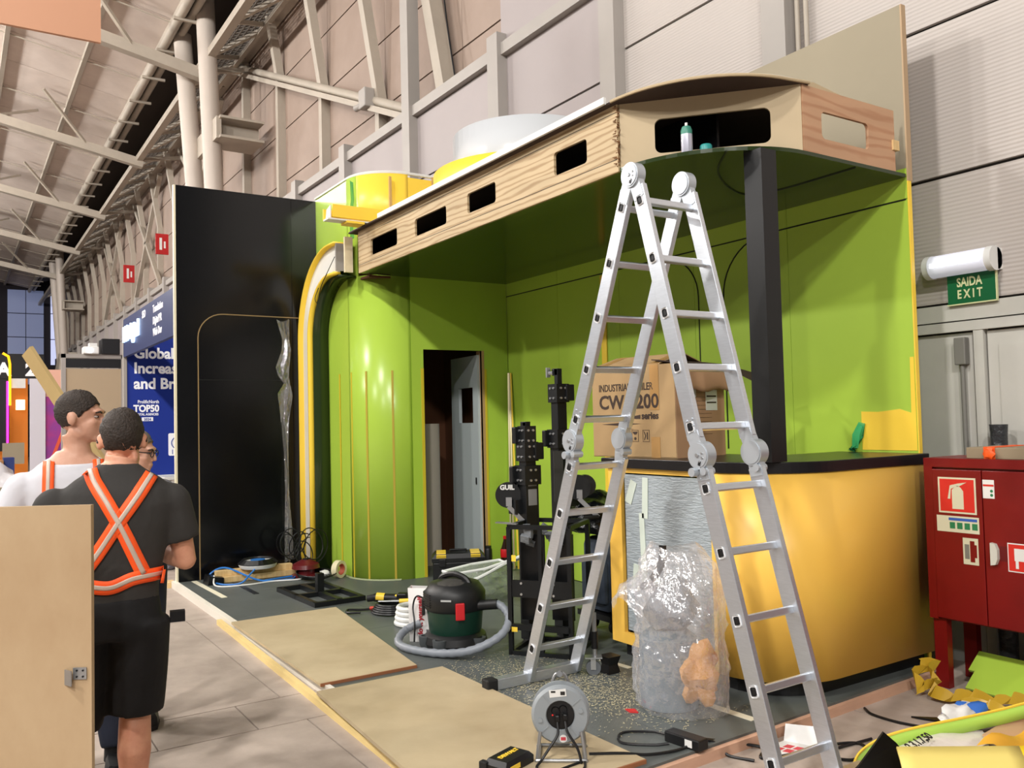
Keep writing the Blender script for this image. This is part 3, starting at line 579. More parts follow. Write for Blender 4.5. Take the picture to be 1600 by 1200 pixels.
# ================================================================ ladder
ld = thing('folding_ladder', 'tall aluminium folding ladder standing as an A-frame before the counter', 'ladder', (-3.2, 2.96, 0))
LY = (2.79, 3.13)
segs = {'a_up': ((-3.2, 2.69), (-3.665, 1.53), [2.611, 2.351, 2.087, 1.829, 1.57]), 'a_lo': ((-3.70, 1.36), (-4.19, .085), [1.316, 1.061, .781, .515, .269]),
        'b_up': ((-3.115, 2.69), (-2.79, 1.47), [2.618, 2.325, 2.055, 1.798, 1.525]), 'b_lo': ((-2.745, 1.33), (-2.375, .03), [1.254, .983, .708, .433, .161])}
M_plugw = mat('plug_ring', (226, 226, 226), .4)
for nm, (p, q, zs) in segs.items():
    P0, P1 = Vector((p[0], 0, p[1])), Vector((q[0], 0, q[1])); d = (P1-P0).normalized()
    for yi, y in enumerate(LY):
        rail = obj('rail', B().bar(P0+Vector((0, y, 0)), P1+Vector((0, y, 0)), .028, .082, d.cross(Vector((0, 1, 0))), .003), M_alu, ld)
        for z in zs:
            t = (z-p[1])/(q[1]-p[1]); x = p[0]+(q[0]-p[0])*t; s = -1 if yi == 0 else 1
            m3 = Matrix((d, Vector((0, 1, 0)), d.cross(Vector((0, 1, 0))))).transposed()
            obj('plug_ring', B().obox((x, y+s*.0145, z), (.05, .004, .038), m3, .008), M_plugw, rail); obj('plug', B().obox((x, y+s*.017, z), (.036, .003, .026), m3, .006), M_black, rail)
        s = -1 if yi == 0 else 1
        e = P1 if nm.endswith('up') else P0; sg = -1 if nm.endswith('up') else 1
        b = B()
        for k in range(6):
            c = e+d*sg*(.03+.03*(k//2))+d.cross(Vector((0, 1, 0)))*(.018*(1 if k % 2 else -1)); b.cyl(c+Vector((0, y+s*.013, 0)), c+Vector((0, y+s*.019, 0)), .005, n=8)
        tag(obj('rivets', b, M_alu2, rail), 'small rivets', kind='stuff')
    for z in zs:
        t = (z-p[1])/(q[1]-p[1]); x = p[0]+(q[0]-p[0])*t
        m3 = Matrix((d, Vector((0, 1, 0)), d.cross(Vector((0, 1, 0))))).transposed()
        obj('rung', B().obox((x, sum(LY)/2, z), (.034, LY[1]-LY[0]-.02, .028), m3, .005), M_alu, ld)
for (hx_, hz_, out) in ((-3.155, 2.755, 1), (-3.70, 1.455, 0), (-2.755, 1.40, 2)):
    for yi, y in enumerate(LY):
        s = -1 if yi == 0 else 1
        h = obj('hinge', B().cyl((hx_, y-.026, hz_), (hx_, y+.026, hz_), .062, n=32).cyl((hx_, y-.03, hz_), (hx_, y+.03, hz_), .054, n=32), M_alu2, ld, True)
        b = B().cyl((hx_, y+s*.028, hz_), (hx_, y+s*.036, hz_), .009, n=10)
        for k in range(3): a = math.radians(-60+40*k); b.cyl((hx_+.03*math.cos(a), y+s*.028, hz_+.03*math.sin(a)), (hx_+.03*math.cos(a), y+s*.034, hz_+.03*math.sin(a)), .005, n=8)
        obj('pins', b, M_steel, h)
        if out == 1:
            b = B().bar((hx_-.02, y, hz_-.02), (-3.225, y, 2.63), .034, .07, (1, 0, .4)).bar((hx_+.015, y, hz_-.02), (-3.10, y, 2.63), .034, .07, (1, 0, -.3))
        else:
            e0, e1 = (Vector((-3.655, y, 1.56)), Vector((-3.715, y, 1.32))) if out == 0 else (Vector((-2.80, y, 1.50)), Vector((-2.735, y, 1.29)))
            b = B().bar(e0, (hx_, y, hz_), .034, .07, (1, 0, 0)).bar((hx_, y, hz_), e1, .034, .07, (1, 0, 0)); b.cyl((hx_+.03, y-.03, hz_-.07), (hx_+.03, y+.03, hz_-.07), .018, n=12).cyl((hx_-.02, y+s*.02, hz_-.075), (hx_-.02, y+s*.05, hz_-.075), .02, n=12)
        obj('hinge_plate', b, M_alu2, h)
        obj('release_slot', B().obox((hx_+.012, y+s*.031, hz_-.035), (.012, .004, .02), (0, .3, 0)), M_black, h)
st = obj('stabiliser', B().box(-4.225, -4.165, 2.56, 3.13, .062, .122, .004), M_alu, ld)
obj('end_cap', B().box(-4.23, -4.16, 2.5, 2.57, .061, .128, .008), M_rubber, st); obj('end_cap', B().box(-4.23, -4.16, 3.125, 3.145, .061, .128, .008), M_rubber, st)
st = obj('stabiliser', B().box(-2.4, -2.34, 2.56, 3.32, .0, .06, .004), M_alu, ld)
obj('end_cap', B().box(-2.405, -2.335, 2.5, 2.57, .0, .066, .008), M_rubber, st)
# ================================================================ cardboard box on the counter
M_card = mat('cardboard', (172, 142, 100), .75, noise=(2.5, .12)); M_cardp = mat('cardboard_side', (178, 138, 106), .75, noise=(2.5, .12)); M_tape = mat('brown_tape', (176, 136, 84), .3)
cbx = thing('cardboard_box', 'large printed cardboard chiller carton on the counter top', 'box', (-3.88, 3.72, 1.316), rz=math.radians(8)); BW, BD, BH = .70, .50, .585
b = B().box(-BW, -BW+.006, .006, BD-.006, 0, BH).box(-BW, 0, 0, .006, 0, BH).box(-BW, 0, BD-.006, BD, 0, BH).box(-BW, 0, 0, BD, 0, .006)
obj('carton', b, M_card, cbx); obj('side_wall', B().box(-.006, .001, 0, BD, 0, BH-.02), M_cardp, cbx)
obj('top_flap', B().prism([(0, BH), (.25, BH+.075), (.25, BH+.081), (0, BH+.006)], 'x', -BW, -.12), M_card, cbx)
obj('top_flap', B().prism([(BD, BH), (.25, BH+.075), (.25, BH+.081), (BD, BH+.006)], 'x', -BW, -.12), M_card, cbx)
obj('end_flap', B().prism([(-.2, BH+.03), (0.0, BH+.0), (0, BH+.006), (-.2, BH+.036)], 'y', .02, BD-.02), M_mdf, cbx)
rows = []
for k in range(7):
    t = k/6; rows.append([(.008+.05*math.sin(t*PI*.6), .01+(BD-.02)*j/8, BH-.01-.16*t+.012*math.sin(j*1.3)*t) for j in range(9)])
o = obj('side_flap', B().loft(rows, close=False, caps=False), M_cardp, cbx, True); mod_solid(o, .005, 0)
o = obj('side_flap', B().quad((.0, BD-.02, BH), (.22, BD+.05, BH-.13), (.2, BD+.3, BH-.1), (0, BD+.02, BH)), M_mdf, cbx); mod_solid(o, .005, 0)
obj('tape', B().box(-.2, -.13, -.002, 0, .3, BH), M_tape, cbx); obj('tape', B().box(-.2, -.13, -.002, 0, 0, .13), M_tape, cbx)
obj('tape', B().prism([(0, BH+.0065), (.25, BH+.0815), (.25, BH+.0825), (0, BH+.0075)], 'x', -.66, -.6), M_tape, cbx); obj('tape', B().prism([(0, BH+.0065), (.25, BH+.0815), (.25, BH+.0825), (0, BH+.0075)], 'x', -.2, -.14), M_tape, cbx)
U, V = (1, 0, 0), (0, 0, 1)
M_ink = mat('carton_ink', (62, 48, 40), .8)
text('lettering', 'INDUSTRIAL CHIILER', .066, M_ink, cbx, (-.64, -.001, .43), U, V, off=.0008, sx=.75)
text('lettering', 'CW-5200', .125, M_ink, cbx, (-.64, -.001, .315), U, V, off=.003, sx=1.0)
text('lettering', 'series', .062, M_ink, cbx, (-.275, -.001, .245), U, V, off=.002, sx=.95)
obj('logo_swoosh', B().prism([(-.36, .262), (-.285, .272), (-.285, .246), (-.33, .246)], 'y', -.0012, 0).prism([(-.62, .213), (-.46, .222), (-.28, .215), (-.46, .203)], 'y', -.0012, 0).prism([(-.5, .178), (-.42, .184), (-.34, .18), (-.42, .172)], 'y', -.0012, 0), M_ink, cbx)
for k, x in enumerate((-.45, -.36, -.27)):
    b = B()
    for (a0, a1, c0, c1) in ((x, x+.055, .1, .103), (x, x+.055, .172, .175), (x, x+.003, .1, .175), (x+.052, x+.055, .1, .175)): b.box(a0, a1, -.0012, 0, c0, c1)
    if k == 0: b.prism(arc(x+.0275, .135, .02, 0, 180, 8), 'y', -.0012, 0).box(x+.026, x+.029, -.0012, 0, .11, .14)
    if k == 1: b.prism(arc(x+.0275, .165, .02, 180, 360, 8), 'y', -.0012, 0).prism(arc(x+.0275, .12, .01, 0, 360, 8)[:-1], 'y', -.0012, 0)
    if k == 2: b.prism([(x+.008, .165), (x+.02, .138), (x+.008, .11), (x+.014, .11), (x+.028, .138), (x+.014, .165)], 'y', -.0012, 0).box(x+.033, x+.042, -.0012, 0, .115, .16)
    obj('handling_icon', b, M_ink, cbx)
obj('spec_lines', B().box(.001, .0022, .13, .32, .12, .124) if False else [bb for bb in [B()] if [bb.box(.001, .0022, .13, .36, .14+k*.026, .142+k*.026) for k in range(11)]][0], M_ink, cbx)
obj('label', B().box(.001, .003, .3, .42, .29, .42), M_white, cbx); obj('label_lines', B().box(.003, .0035, .31, .41, .375, .385).box(.003, .0035, .31, .41, .335, .345), M_ink, cbx)
obj('label', B().box(.001, .003, .13, .2, .375, .44), M_white, cbx); obj('mark', B().tube([(.0035, .165+.022*math.cos(a/10*PI+PI/2), .415+.022*math.sin(a/10*PI+PI/2)) for a in range(11)], .004, 5), M_black, cbx)
obj('mark', B().prism([(.14, .1), (.16, .1), (.16, .14), (.14, .14)], 'x', .001, .0022).prism([(.22, .1), (.25, .1), (.25, .105), (.23, .14)], 'x', .001, .0022), M_ink, cbx)
# ================================================================ lifting towers and frame
M_bst = mat('black_steel', (22, 24, 26), .4, .1, noise=(6, .2)); M_bolt = mat('bright_bolt', (196, 198, 200), .3, .8)
def mast(name, x, y, top, secs, label, winch):
    t = thing(name, label, 'lifting tower', (x, y, PT))
    z0 = PT
    for i, (z1, w) in enumerate(secs):
        obj('mast_tube', B().box(x-w/2, x+w/2, y-w/2, y+w/2, z0+(0 if i else .02), z1, .003), M_bst, t)
        s = 1 if i % 2 else -1
        br = obj('lock_bracket', B().box(x-w/2-.014, x+w/2+.014, y-w/2-.014, y+w/2+.014, z1-.13, z1).box(x+s*(w/2)*.7, x+s*(w/2+.06)*.7, y+s*.02, y+s*(w/2+.05), z1-.12, z1-.005, .006), M_bst, t)
        b = B()
        for dx, dz in ((-.02, .03), (.02, .03), (-.02, .1), (.02, .1)): b.cyl((x+w/2+.012, y+dx, z1-dz), (x+w/2+.022, y+dx, z1-dz), .008, n=8).cyl((x+dx, y-w/2-.012, z1-dz), (x+dx, y-w/2-.022, z1-dz), .008, n=8)
        tag(obj('bolts', b, M_bolt, br), 'bright bolt heads', kind='stuff')
    w = secs[-1][1]
    obj('head', B().box(x-.02, x+.02, y-.02, y+.02, secs[-1][0], top, .003).box(x-.05, x+.02, y-.02, y+.02, top-.05, top, .004), M_bst, t)
    if winch:
        c = Vector(winch); n_ = Vector((.82, -.57, 0)).normalized(); u_ = Vector((.57, .82, 0)).normalized(); zz = Vector((0, 0, 1))
        wn = obj('winch', B().cyl(c, c+n_*.03, .088, n=32).box(min(c.x, x), max(c.x, x), min(c.y, y), max(c.y, y), c.z-.13, c.z-.03), M_bst, t, True)
        obj('winch_drum', B().cyl(c+u_*.05+zz*.01-n_*.07, c+u_*.05+zz*.01, .075, n=24), M_white if winch[2] < 1.075 else M_blackm, wn, True)
        obj('crank_hub', B().obox(c+n_*.04-zz*.045+u_*.005, (.02, .04, .06), (0, 0, math.atan2(n_.y, n_.x))), M_steel, wn)
        p0 = c+n_*.05-zz*.075; p1 = p0+u_*.13-zz*.13+n_*.02
        obj('crank', B().bar(p0, p1, .006, .03, (0, 0, 1)), M_steel, wn); obj('crank_grip', B().cyl(p1, p1-u_*.1+n_*.04, .016, n=12), M_rubber, wn)
        text('lettering', 'GUIL', .045, M_white, wn, c+n_*.032-u_*.055+zz*.038, u_, zz, 'LEFT', .002) if winch[2] < 1.075 else None
        return t, wn
    return t, None
def solve(px): return px
m1, w1 = mast('lifting_tower', -4.93, 3.32, 1.56, [(1.26, .105), (1.42, .085), (1.53, .065)], 'shorter black lifting tower with a hand winch on its left', (-5.02, 3.215, 1.06))
obj('mast_label', B().box(-4.876, -4.8755, 3.285, 3.355, .99, 1.1).box(-4.876, -4.8755, 3.285, 3.355, 1.12, 1.22), mat('grey_label', (136, 136, 136), .5), m1)
m2, w2 = mast('lifting_tower', -4.93, 3.60, 1.93, [(1.5, .1), (1.82, .08)], 'taller black lifting tower behind the ladder', (-4.86, 3.70, 1.09))
obj('top_knob', B().cyl((-5.0, 3.57, 1.9), (-4.97, 3.585, 1.9), .014, n=10).box(-5.01, -4.995, 3.55, 3.58, 1.87, 1.94), M_bolt, m2)
obj('strap', B().box(-4.875, -4.87, 3.5, 3.58, 1.0, 1.35), mat('faint_label', (60, 60, 60), .6), m2)
fr = thing('tube_trolley', 'black square tube trolley frame around the lifting towers', 'frame', (-4.75, 3.04, PT), rz=math.atan2(.238, .337)); FW, FD, FH = .41, .4, .82
for x in (0, FW):
    for y in (0, FD): obj('post', B().box(x-.014, x+.014, y-.014, y+.014, 0, FH), M_bst, fr)
obj('post', B().box(FW*.52-.012, FW*.52+.012, -.012, .012, .0, FH), M_bst, fr)
for z in (.014, FH):
    for y in (0, FD): obj('rail', B().box(0, FW, y-.014, y+.014, z-.014, z+.014), M_bst, fr)
    for x in (0, FW): obj('rail', B().box(x-.014, x+.014, 0, FD, z-.014, z+.014), M_bst, fr)
obj('mid_plate', B().box(0, FW, -.006, .006, .37, .48), M_bst, fr); obj('mid_rail', B().box(0, FW, -.014, .014, .16, .2), M_bst, fr)
obj('side_plate', B().box(.03, FW*.48, .12, .14, .2, .76), M_blackm, fr); obj('side_plate', B().box(FW*.56, FW-.03, .16, .18, .2, .76), M_blackm, fr)
b = B()
for x in (.08, .3):
    for z in (.39, .46): b.cyl((x, -.006, z), (x, -.012, z), .008, n=8)
tag(obj('bolts', b, M_bolt, fr), 'bright bolt heads', kind='stuff'); obj('yellow_tag', B().box(.02, .05, -.016, -.014, .6, .64).box(.01, .05, -.016, -.0145, .15, .18), M_yell2, fr)
obj('top_plate', B().bar((-.08, -.02, FH+.03), (.06, 0, FH+.02), .05, .006), M_steel, fr)
b = B()
for k in range(9):
    rnd = random.Random(k); b.obox((.1+rnd.uniform(-.05, .2), .03+rnd.uniform(-.03, .1), FH-.06+rnd.uniform(-.07, .07)), (.06, .03, .05), (rnd.uniform(0, 3), rnd.uniform(0, 3), 0))
tag(obj('wrapped_fittings', b, mat('wrapped_film', (120, 124, 128), .15, bump=(20, .8)), fr), 'crumpled clear film around metal fittings')
cs = thing('castor_wheel', 'swivel castor on a threaded stem at the ladder foot', 'castor', (-4.1, 3.14, PT))
obj('wheel', B().cyl((-4.092, 3.19, PT+.043), (-4.066, 3.172, PT+.043), .043, n=24), mat('wheel_grey', (96, 100, 104), .5), cs, True); obj('fork', B().obox((-4.062, 3.168, PT+.07), (.004, .03, .07), (0, 0, -.6)).obox((-4.098, 3.192, PT+.07), (.004, .03, .07), (0, 0, -.6)).obox((-4.075, 3.18, PT+.106), (.075, .1, .006), (0, 0, -.6)), M_bolt, cs)
obj('stem', B().cyl((-4.085, 3.2, PT+.105), (-4.085, 3.2, PT+.36), .013, n=12), M_steel, cs, True); obj('stem_sleeve', B().cyl((-4.085, 3.2, PT+.15), (-4.085, 3.2, PT+.25), .02, n=12), M_black, cs, True)
tag(obj('plastic_wedge', B().loft([[(-4.06+x*s_, 3.29+y*s_, PT+z) for x, y in ((-.045, -.045), (.045, -.045), (.045, .045), (-.045, .045))] for z, s_ in ((0, 1), (.05, .75), (.1, 1.05))]), M_black), 'small black plastic foot block beside the castor', 'block')
# suitcase / dark bag behind the ladder
sc = thing('dark_suitcase', 'dark blue-grey soft suitcase between lifting tower and counter', 'suitcase', (-4.85, 4.05, PT))
obj('body', B().box(-5.05, -4.72, 3.85, 4.25, PT+.13, PT+.66, .06), mat('navy_cloth', (52, 62, 76), .7, bump=(12, .5)), sc, True); obj('front_pocket', B().box(-5.02, -4.75, 3.82, 3.88, PT+.2, PT+.5, .025), MATS['navy_cloth'], sc, True)
obj('trolley', B().box(-5.08, -4.7, 3.83, 4.28, PT+.09, PT+.13), M_black, sc)
for x in (-5.0, -4.76): obj('wheel', B().cyl((x, 3.9, PT+.045), (x+.03, 3.9, PT+.045), .045, n=16), M_rubber, sc, True)
def crumple(name, c, r, m, parent=None, seed=1, n=3, amp=.25, sq=1.):
    bm = bmesh.new(); bmesh.ops.create_icosphere(bm, subdivisions=n, radius=1); rnd = random.Random(seed); ph = [rnd.uniform(0, 6) for _ in range(9)]
    for v in bm.verts:
        a = v.co; k = 1+amp*(math.sin(a.x*4+ph[0])*math.sin(a.y*5+ph[1])+.6*math.sin(a.z*7+ph[2]+a.x*3))+rnd.uniform(-.5, .5)*amp*.5
        p = Vector((a.x*r[0], a.y*r[1], a.z*r[2]))*k
        if p.z < -r[2]*sq: p.z = -r[2]*sq
        v.co = p+Vector(c)
    return obj(name, bm, m, parent, True)
tag(crumple('black_refuse_bag', (-4.98, 3.95, PT+.79), (.2, .22, .17), mat('black_film', (16, 18, 20), .2, bump=(18, .7)), None, 4, 4, .16, .6), 'crumpled shiny black bag on top of the suitcase', 'bag')
# ================================================================ clear bag in front of the counter
pb = thing('clear_refuse_bag', 'big clear plastic bag with grey roll leaning on the yellow counter', 'bag', (-3.36, 3.2, PT))
bag = []
prof = [(.235, 0, 0, 0), (.255, .05, 0, 0), (.262, .18, 0, 0), (.255, .30, .01, 0), (.235, .38, .0, .0), (.25, .45, .0, 0), (.25, .55, -.01, .01), (.225, .66, -.02, .01), (.18, .75, -.03, .02), (.12, .83, -.05, .02)]
rnd = random.Random(5); n = 40
for k, (r, z, dx, dy) in enumerate(prof):
    ring_ = []
    for i in range(n):
        a = 2*PI*i/n; rr = r*(1+.035*math.sin(a*3+z*9)+.03*math.sin(a*7-z*23)+rnd.uniform(-.015, .015)+(.0 if k < 7 else .12*math.sin(a*2+1)))
        ring_.append((-3.36+dx+rr*math.cos(a), 3.2+dy+rr*.92*math.sin(a), PT+.002+z+(.02*math.sin(a*2) if k > 6 else 0)))
    bag.append(ring_)
M_bag = filmmat('bag_film', (214, 212, 216), .3, .2, .14, (10, 1.))
txw = bpy.data.textures.new('wrinkle', 'CLOUDS'); txw.noise_scale = .07; txw.noise_depth = 2; txw.noise_basis = 'VORONOI_F2_F1'
def wrinkle(o, s):
    k = o.modifiers.new('subdivision', 'SUBSURF'); k.levels = k.render_levels = 2
    k = o.modifiers.new('wrinkles', 'DISPLACE'); k.texture = txw; k.strength = s; k.texture_coords = 'LOCAL'; k.mid_level = .3; return o
wrinkle(obj('bag', B().loft(bag, caps=False), M_bag, pb, 80), .045)
fl_ = []
for k in range(7):
    t = k/6; ring_ = []
    for j in range(12):
        a = math.radians(150+j*12); R_ = .2+.17*math.sin(t*PI*.55)
        ring_.append((-3.38+R_*math.cos(a)+rnd.uniform(-.012, .012), 3.18+R_*.8*math.sin(a)+rnd.uniform(-.012, .012), PT+.66-.13*t+.05*math.sin(j*.9)+rnd.uniform(-.01, .01)))
    fl_.append(ring_)
wrinkle(obj('turned_collar', B().loft(fl_, close=False, caps=False), M_bag, pb, 80), .03)
obj('grey_roll', B().lathe([(0, PT+.01), (.15, PT+.01), (.155, PT+.1), (.15, PT+.36), (.1, PT+.4), (0, PT+.41)], (-3.41, 3.16, 0), 24), mat('roll_bluegrey', (104, 116, 124), .6), pb, True)
crumple('grey_sheet', (-3.4, 3.18, PT+.52), (.15, .14, .12), mat('grey_wrap', (128, 132, 136), .4, bump=(12, .5)), pb, 8, 3, .2)
crumple('orange_sheet', (-3.26, 3.22, PT+.19), (.08, .12, .16), mat('orange_wrap', (216, 150, 62), .6), pb, 11, 3, .3)
obj('black_strap', B().tube(spline([(-3.55, 3.12, PT+.6), (-3.45, 3.1, PT+.66), (-3.44, 3.16, PT+.74), (-3.44, 3.17, PT+.83)]), [.02]*len(spline([(0, 0, 0)]*4)), 6), M_black, pb)
tag(obj('red_scrap', B().prism([(-3.5, 2.93), (-3.45, 2.92), (-3.42, 2.95), (-3.47, 2.97)], 'z', PT, PT+.006), mat('scrap_red', (190, 40, 40), .6)), 'red paper scrap beside the clear plastic bag', 'scrap')
# ================================================================ vacuum cleaner
vc = thing('vacuum_cleaner', 'dark green and black drum vacuum cleaner with grey hose', 'vacuum cleaner', (-5.12, 2.86, PT)); vx, vy = -5.15, 2.85
M_vg = mat('drum_green', (18, 52, 40), .35); M_vb = mat('vac_black', (26, 27, 28), .45, noise=(5, .2)); M_hose = mat('hose_grey', (132, 138, 146), .4)
obj('base', B().lathe([(0, PT+0.018), (.2, PT+0.018), (.215, PT+0.044), (.205, PT+0.088), (.18, PT+0.106), (0, PT+0.106)], (vx, vy, 0), 32), M_vb, vc, True)
for a in (200, 250, 300, 20, 110):
    obj('foot', B().lathe([(0, PT), (.03, PT), (.045, PT+0.035), (.05, PT+0.088), (.032, PT+0.088), (.03, PT+0.044), (0, PT+0.044)], (vx+.2*math.cos(math.radians(a)), vy+.2*math.sin(math.radians(a)), 0), 16), mat('vac_grey', (74, 78, 80), .5), vc, True)
obj('drum', B().lathe([(.165, PT+0.088), (.178, PT+0.123), (.192, PT+0.273), (0, PT+0.273)], (vx, vy, 0), 36), M_vg, vc, True)
hd = obj('motor_head', B().lathe([(.192, PT+0.255), (.206, PT+0.273), (.208, PT+0.370), (.19, PT+0.396), (.165, PT+0.431), (.1, PT+0.449), (0, PT+0.453)], (vx, vy, 0), 36), M_vb, vc, True)
for k in range(6): obj('vent_rib', B().tube([(vx+.21*math.cos(math.radians(a)), vy+.21*math.sin(math.radians(a)), PT+0.290+k*.016) for a in range(190, 290, 10)], .004, 5), M_black, hd)
obj('handle', B().tube(spline([(vx-.13, vy-.05, PT+0.387), (vx-.1, vy-.04, PT+0.453), (vx, vy, PT+0.484), (vx+.1, vy+.04, PT+0.453), (vx+.13, vy+.05, PT+0.387)], 5), .02, 8), M_black, hd, True)
obj('dusty_lid', B().sph((vx+.03, vy-.03, PT+.425), (.125, .125, .03), 20), mat('dusty_black', (66, 64, 60), .8, noise=(30, .5)), hd, True)
for a in (-20, 240): 
    ca, sa = math.cos(math.radians(a)), math.sin(math.radians(a))
    obj('clamp', B().obox((vx+.212*ca, vy+.212*sa, PT+0.273), (.02, .06, .11), (0, 0, math.radians(a)), .006), mat('clamp_red', (196, 34, 40), .4) if a == -20 else M_vb, vc)
obj('name_marks', B().obox((vx+.2105*math.cos(math.radians(-45)), vy+.2105*math.sin(math.radians(-45)), PT+.345), (.004, .07, .012), (0, 0, math.radians(-45))), mat('mark_grey', (170, 172, 172), .5), hd)
hp = spline([(vx+.2, vy+.1, PT+0.290), (vx+.27, vy+.18, PT+0.299), (vx+.36, vy+.2, PT+0.229), (vx+.42, vy+.1, PT+0.141), (vx+.36, vy-.08, PT+0.062), (vx+.2, vy-.22, PT+0.031), (vx-.02, vy-.33, PT+0.031), (vx-.2, vy-.33, PT+0.040), (vx-.28, vy-.24, PT+0.088), (vx-.24, vy-.14, PT+0.132)], 10)
obj('hose', B().tube(hp, [.026+.0025*math.sin(i*2.2) for i in range(len(hp))], 14), M_hose, vc, True)
obj('hose_coupler', B().cyl((vx+.17, vy+.08, PT+0.290), (vx+.27, vy+.17, PT+0.304), .034, n=16), M_vb, vc, True)
obj('power_cord', B().tube(spline([(vx-.12, vy-.16, PT+0.317), (vx-.17, vy-.2, PT+0.334), (vx-.19, vy-.22, PT+0.264), (vx-.13, vy-.24, PT+0.158), (vx-.12, vy-.25, PT+0.044)], 6), .006, 6), M_black, vc)
# paper carrier bag, toolbox, bottle etc
cbag = thing('carrier_bag', 'white carrier bag with red lettering beside the vacuum cleaner', 'bag', (-5.5, 2.78, PT))
bb = [[(-5.46, 2.66), (-5.32, 2.79), (-5.44, 2.90), (-5.58, 2.77)], [(-5.46, 2.655), (-5.31, 2.79), (-5.44, 2.91), (-5.59, 2.77)], [(-5.47, 2.66), (-5.33, 2.79), (-5.43, 2.88), (-5.58, 2.76)], [(-5.5, 2.67), (-5.38, 2.79), (-5.43, 2.85), (-5.57, 2.73)]]
obj('body', B().loft([[(x, y, PT+z) for x, y in r] for r, z in zip(bb, (0, .12, .26, .36))], caps=False), mat('paper_white', (232, 230, 228), .5, bump=(9, .35)), cbag)
text('lettering', 'do it yourself', .05, mat('red_ink', (170, 40, 52), .6), cbag, (-5.385, 2.722, PT+.04), (.0, .0, 1), (-.66, -.6, 0), 'LEFT', .0015, .002)
obj('red_edge', B().bar((-5.585, 2.765, PT+.02), (-5.572, 2.735, PT+.36), .008, .006), MATS['red_ink'], cbag)
tb = thing('tool_box', 'black tool box with yellow lid stripes in front of the doorway', 'tool box', (-7.2, 4.03, PT), rz=math.radians(62))
obj('case', B().box(-.24, .24, -.13, .13, 0, .2, .012), M_black, tb); ldd = obj('lid', B().loft([[(-.25*s, -.14*s, z), (.25*s, -.14*s, z), (.25*s, .14*s, z), (-.25*s, .14*s, z)] for z, s in ((.2, 1), (.235, 1), (.275, .86))]), M_black, tb)
for x in (-.16, .16): obj('lid_stripe', B().box(x-.045, x+.045, -.12, .12, .268, .28, .004).obox((x, -.137, .25), (.09, .012, .04), (.5, 0, 0)), M_yell2, ldd)
obj('handle', B().tube([(-.08, 0, .275), (-.08, 0, .295), (.08, 0, .295), (.08, 0, .275)], .01, 8), M_black, ldd)
for x in (-.15, .15): obj('latch', B().box(x-.03, x+.03, -.15, -.13, .16, .23, .004), M_black, tb)
obj('label', B().box(.12, .17, -.132, -.1305, .04, .1), M_white, tb)
zb = thing('clear_storage_bag', 'clear zipped plastic bag with white piping beside the tool box', 'bag', (-6.36, 3.7, PT))
pz = []
for z, s in ((0, 1), (.1, 1.05), (.22, .95), (.27, .85)): pz.append([(-6.36+x*s, 3.72+y*s, PT+z+(.06*y if z > .2 else 0)) for x, y in ((-.12, -.3), (.1, -.32), (.16, 0), (.14, .3), (-.08, .34), (-.15, .05))])
obj('body', B().loft(pz), filmmat('bag_tint', (190, 200, 186), .4, .15), zb)
M_pipe = mat('white_piping', (232, 234, 232), .35)
obj('piping', B().tube([Vector(p)+Vector((0, 0, .004)) for p in pz[3]]+[Vector(pz[3][0])], .012, 6), M_pipe, zb); obj('carry_handle', B().tube(spline([pz[3][2], (-6.2, 3.85, PT+.3), (-6.15, 4.1, PT+.36), pz[3][3]], 5), .013, 6), M_pipe, zb, True)
obj('carry_handle', B().tube(spline([pz[2][1], (-6.2, 3.6, PT+.2), (-6.18, 3.9, PT+.3), (-6.2, 4.12, PT+.36)], 5), .013, 6), M_pipe, zb, True)
crumple('contents', (-6.36, 3.72, PT+.12), (.1, .25, .1), mat('contents_grey', (150, 156, 150), .6), zb, 3, 3, .2)
obj('black_strap', B().tube(spline([(-6.15, 4.08, PT+.34), (-6.12, 4.14, PT+.15), (-6.12, 4.1, PT+.01)], 5), .016, 5), M_black, zb)
bt = thing('cola_bottle', 'cola bottle with red cap and label against the green wall', 'bottle', (-7.2, 4.56, PT))
obj('body', B().lathe([(0, PT), (.04, PT), (.045, PT+.02), (.042, PT+.1), (.045, PT+.18), (.043, PT+.24), (.016, PT+.33), (.014, PT+.35), (0, PT+.35)], (-7.2, 4.56, 0), 20), mat('cola', (40, 18, 12), .15, coat=.5), bt, True)
obj('label', B().lathe([(.0455, PT+.17), (.047, PT+.175), (.047, PT+.245), (.045, PT+.25)], (-7.2, 4.56, 0), 20), mat('label_red', (190, 24, 30), .4), bt, True); obj('cap', B().cyl((-7.2, 4.56, PT+.345), (-7.2, 4.56, PT+.375), .018, n=14), MATS['label_red'], bt, True)
cn = thing('black_flask', 'small black flask beside the cola bottle', 'flask', (-7.42, 4.5, PT)); obj('body', B().lathe([(0, PT), (.038, PT), (.038, PT+.22), (.032, PT+.235), (0, PT+.235)], (-7.42, 4.5, 0), 18), M_black, cn, True); obj('lid', B().lathe([(.03, PT+.235), (.03, PT+.26), (0, PT+.262)], (-7.42, 4.5, 0), 18), M_vb, cn, True)
# bundle of edge strips leaning in the corner
eb = thing('edge_strip_bundle', 'bundle of long yellow and metal edge strips leaning in the green corner', 'trim bundle', (-7.3, 4.7, PT))
for k, (x0, y0, x1, c) in enumerate(((-7.38, 4.74, -7.555, 'a'), (-7.36, 4.77, -7.54, 'y'), (-7.34, 4.75, -7.53, 'a'), (-7.32, 4.79, -7.52, 'y'))):
    obj('edge_strip', B().bar((x0, y0, PT+.01), (x1, 4.875+.005*(k % 2), 2.06), .016, .016), M_yell2 if c == 'y' else mat('champagne', (196, 186, 150), .3, .6), eb)
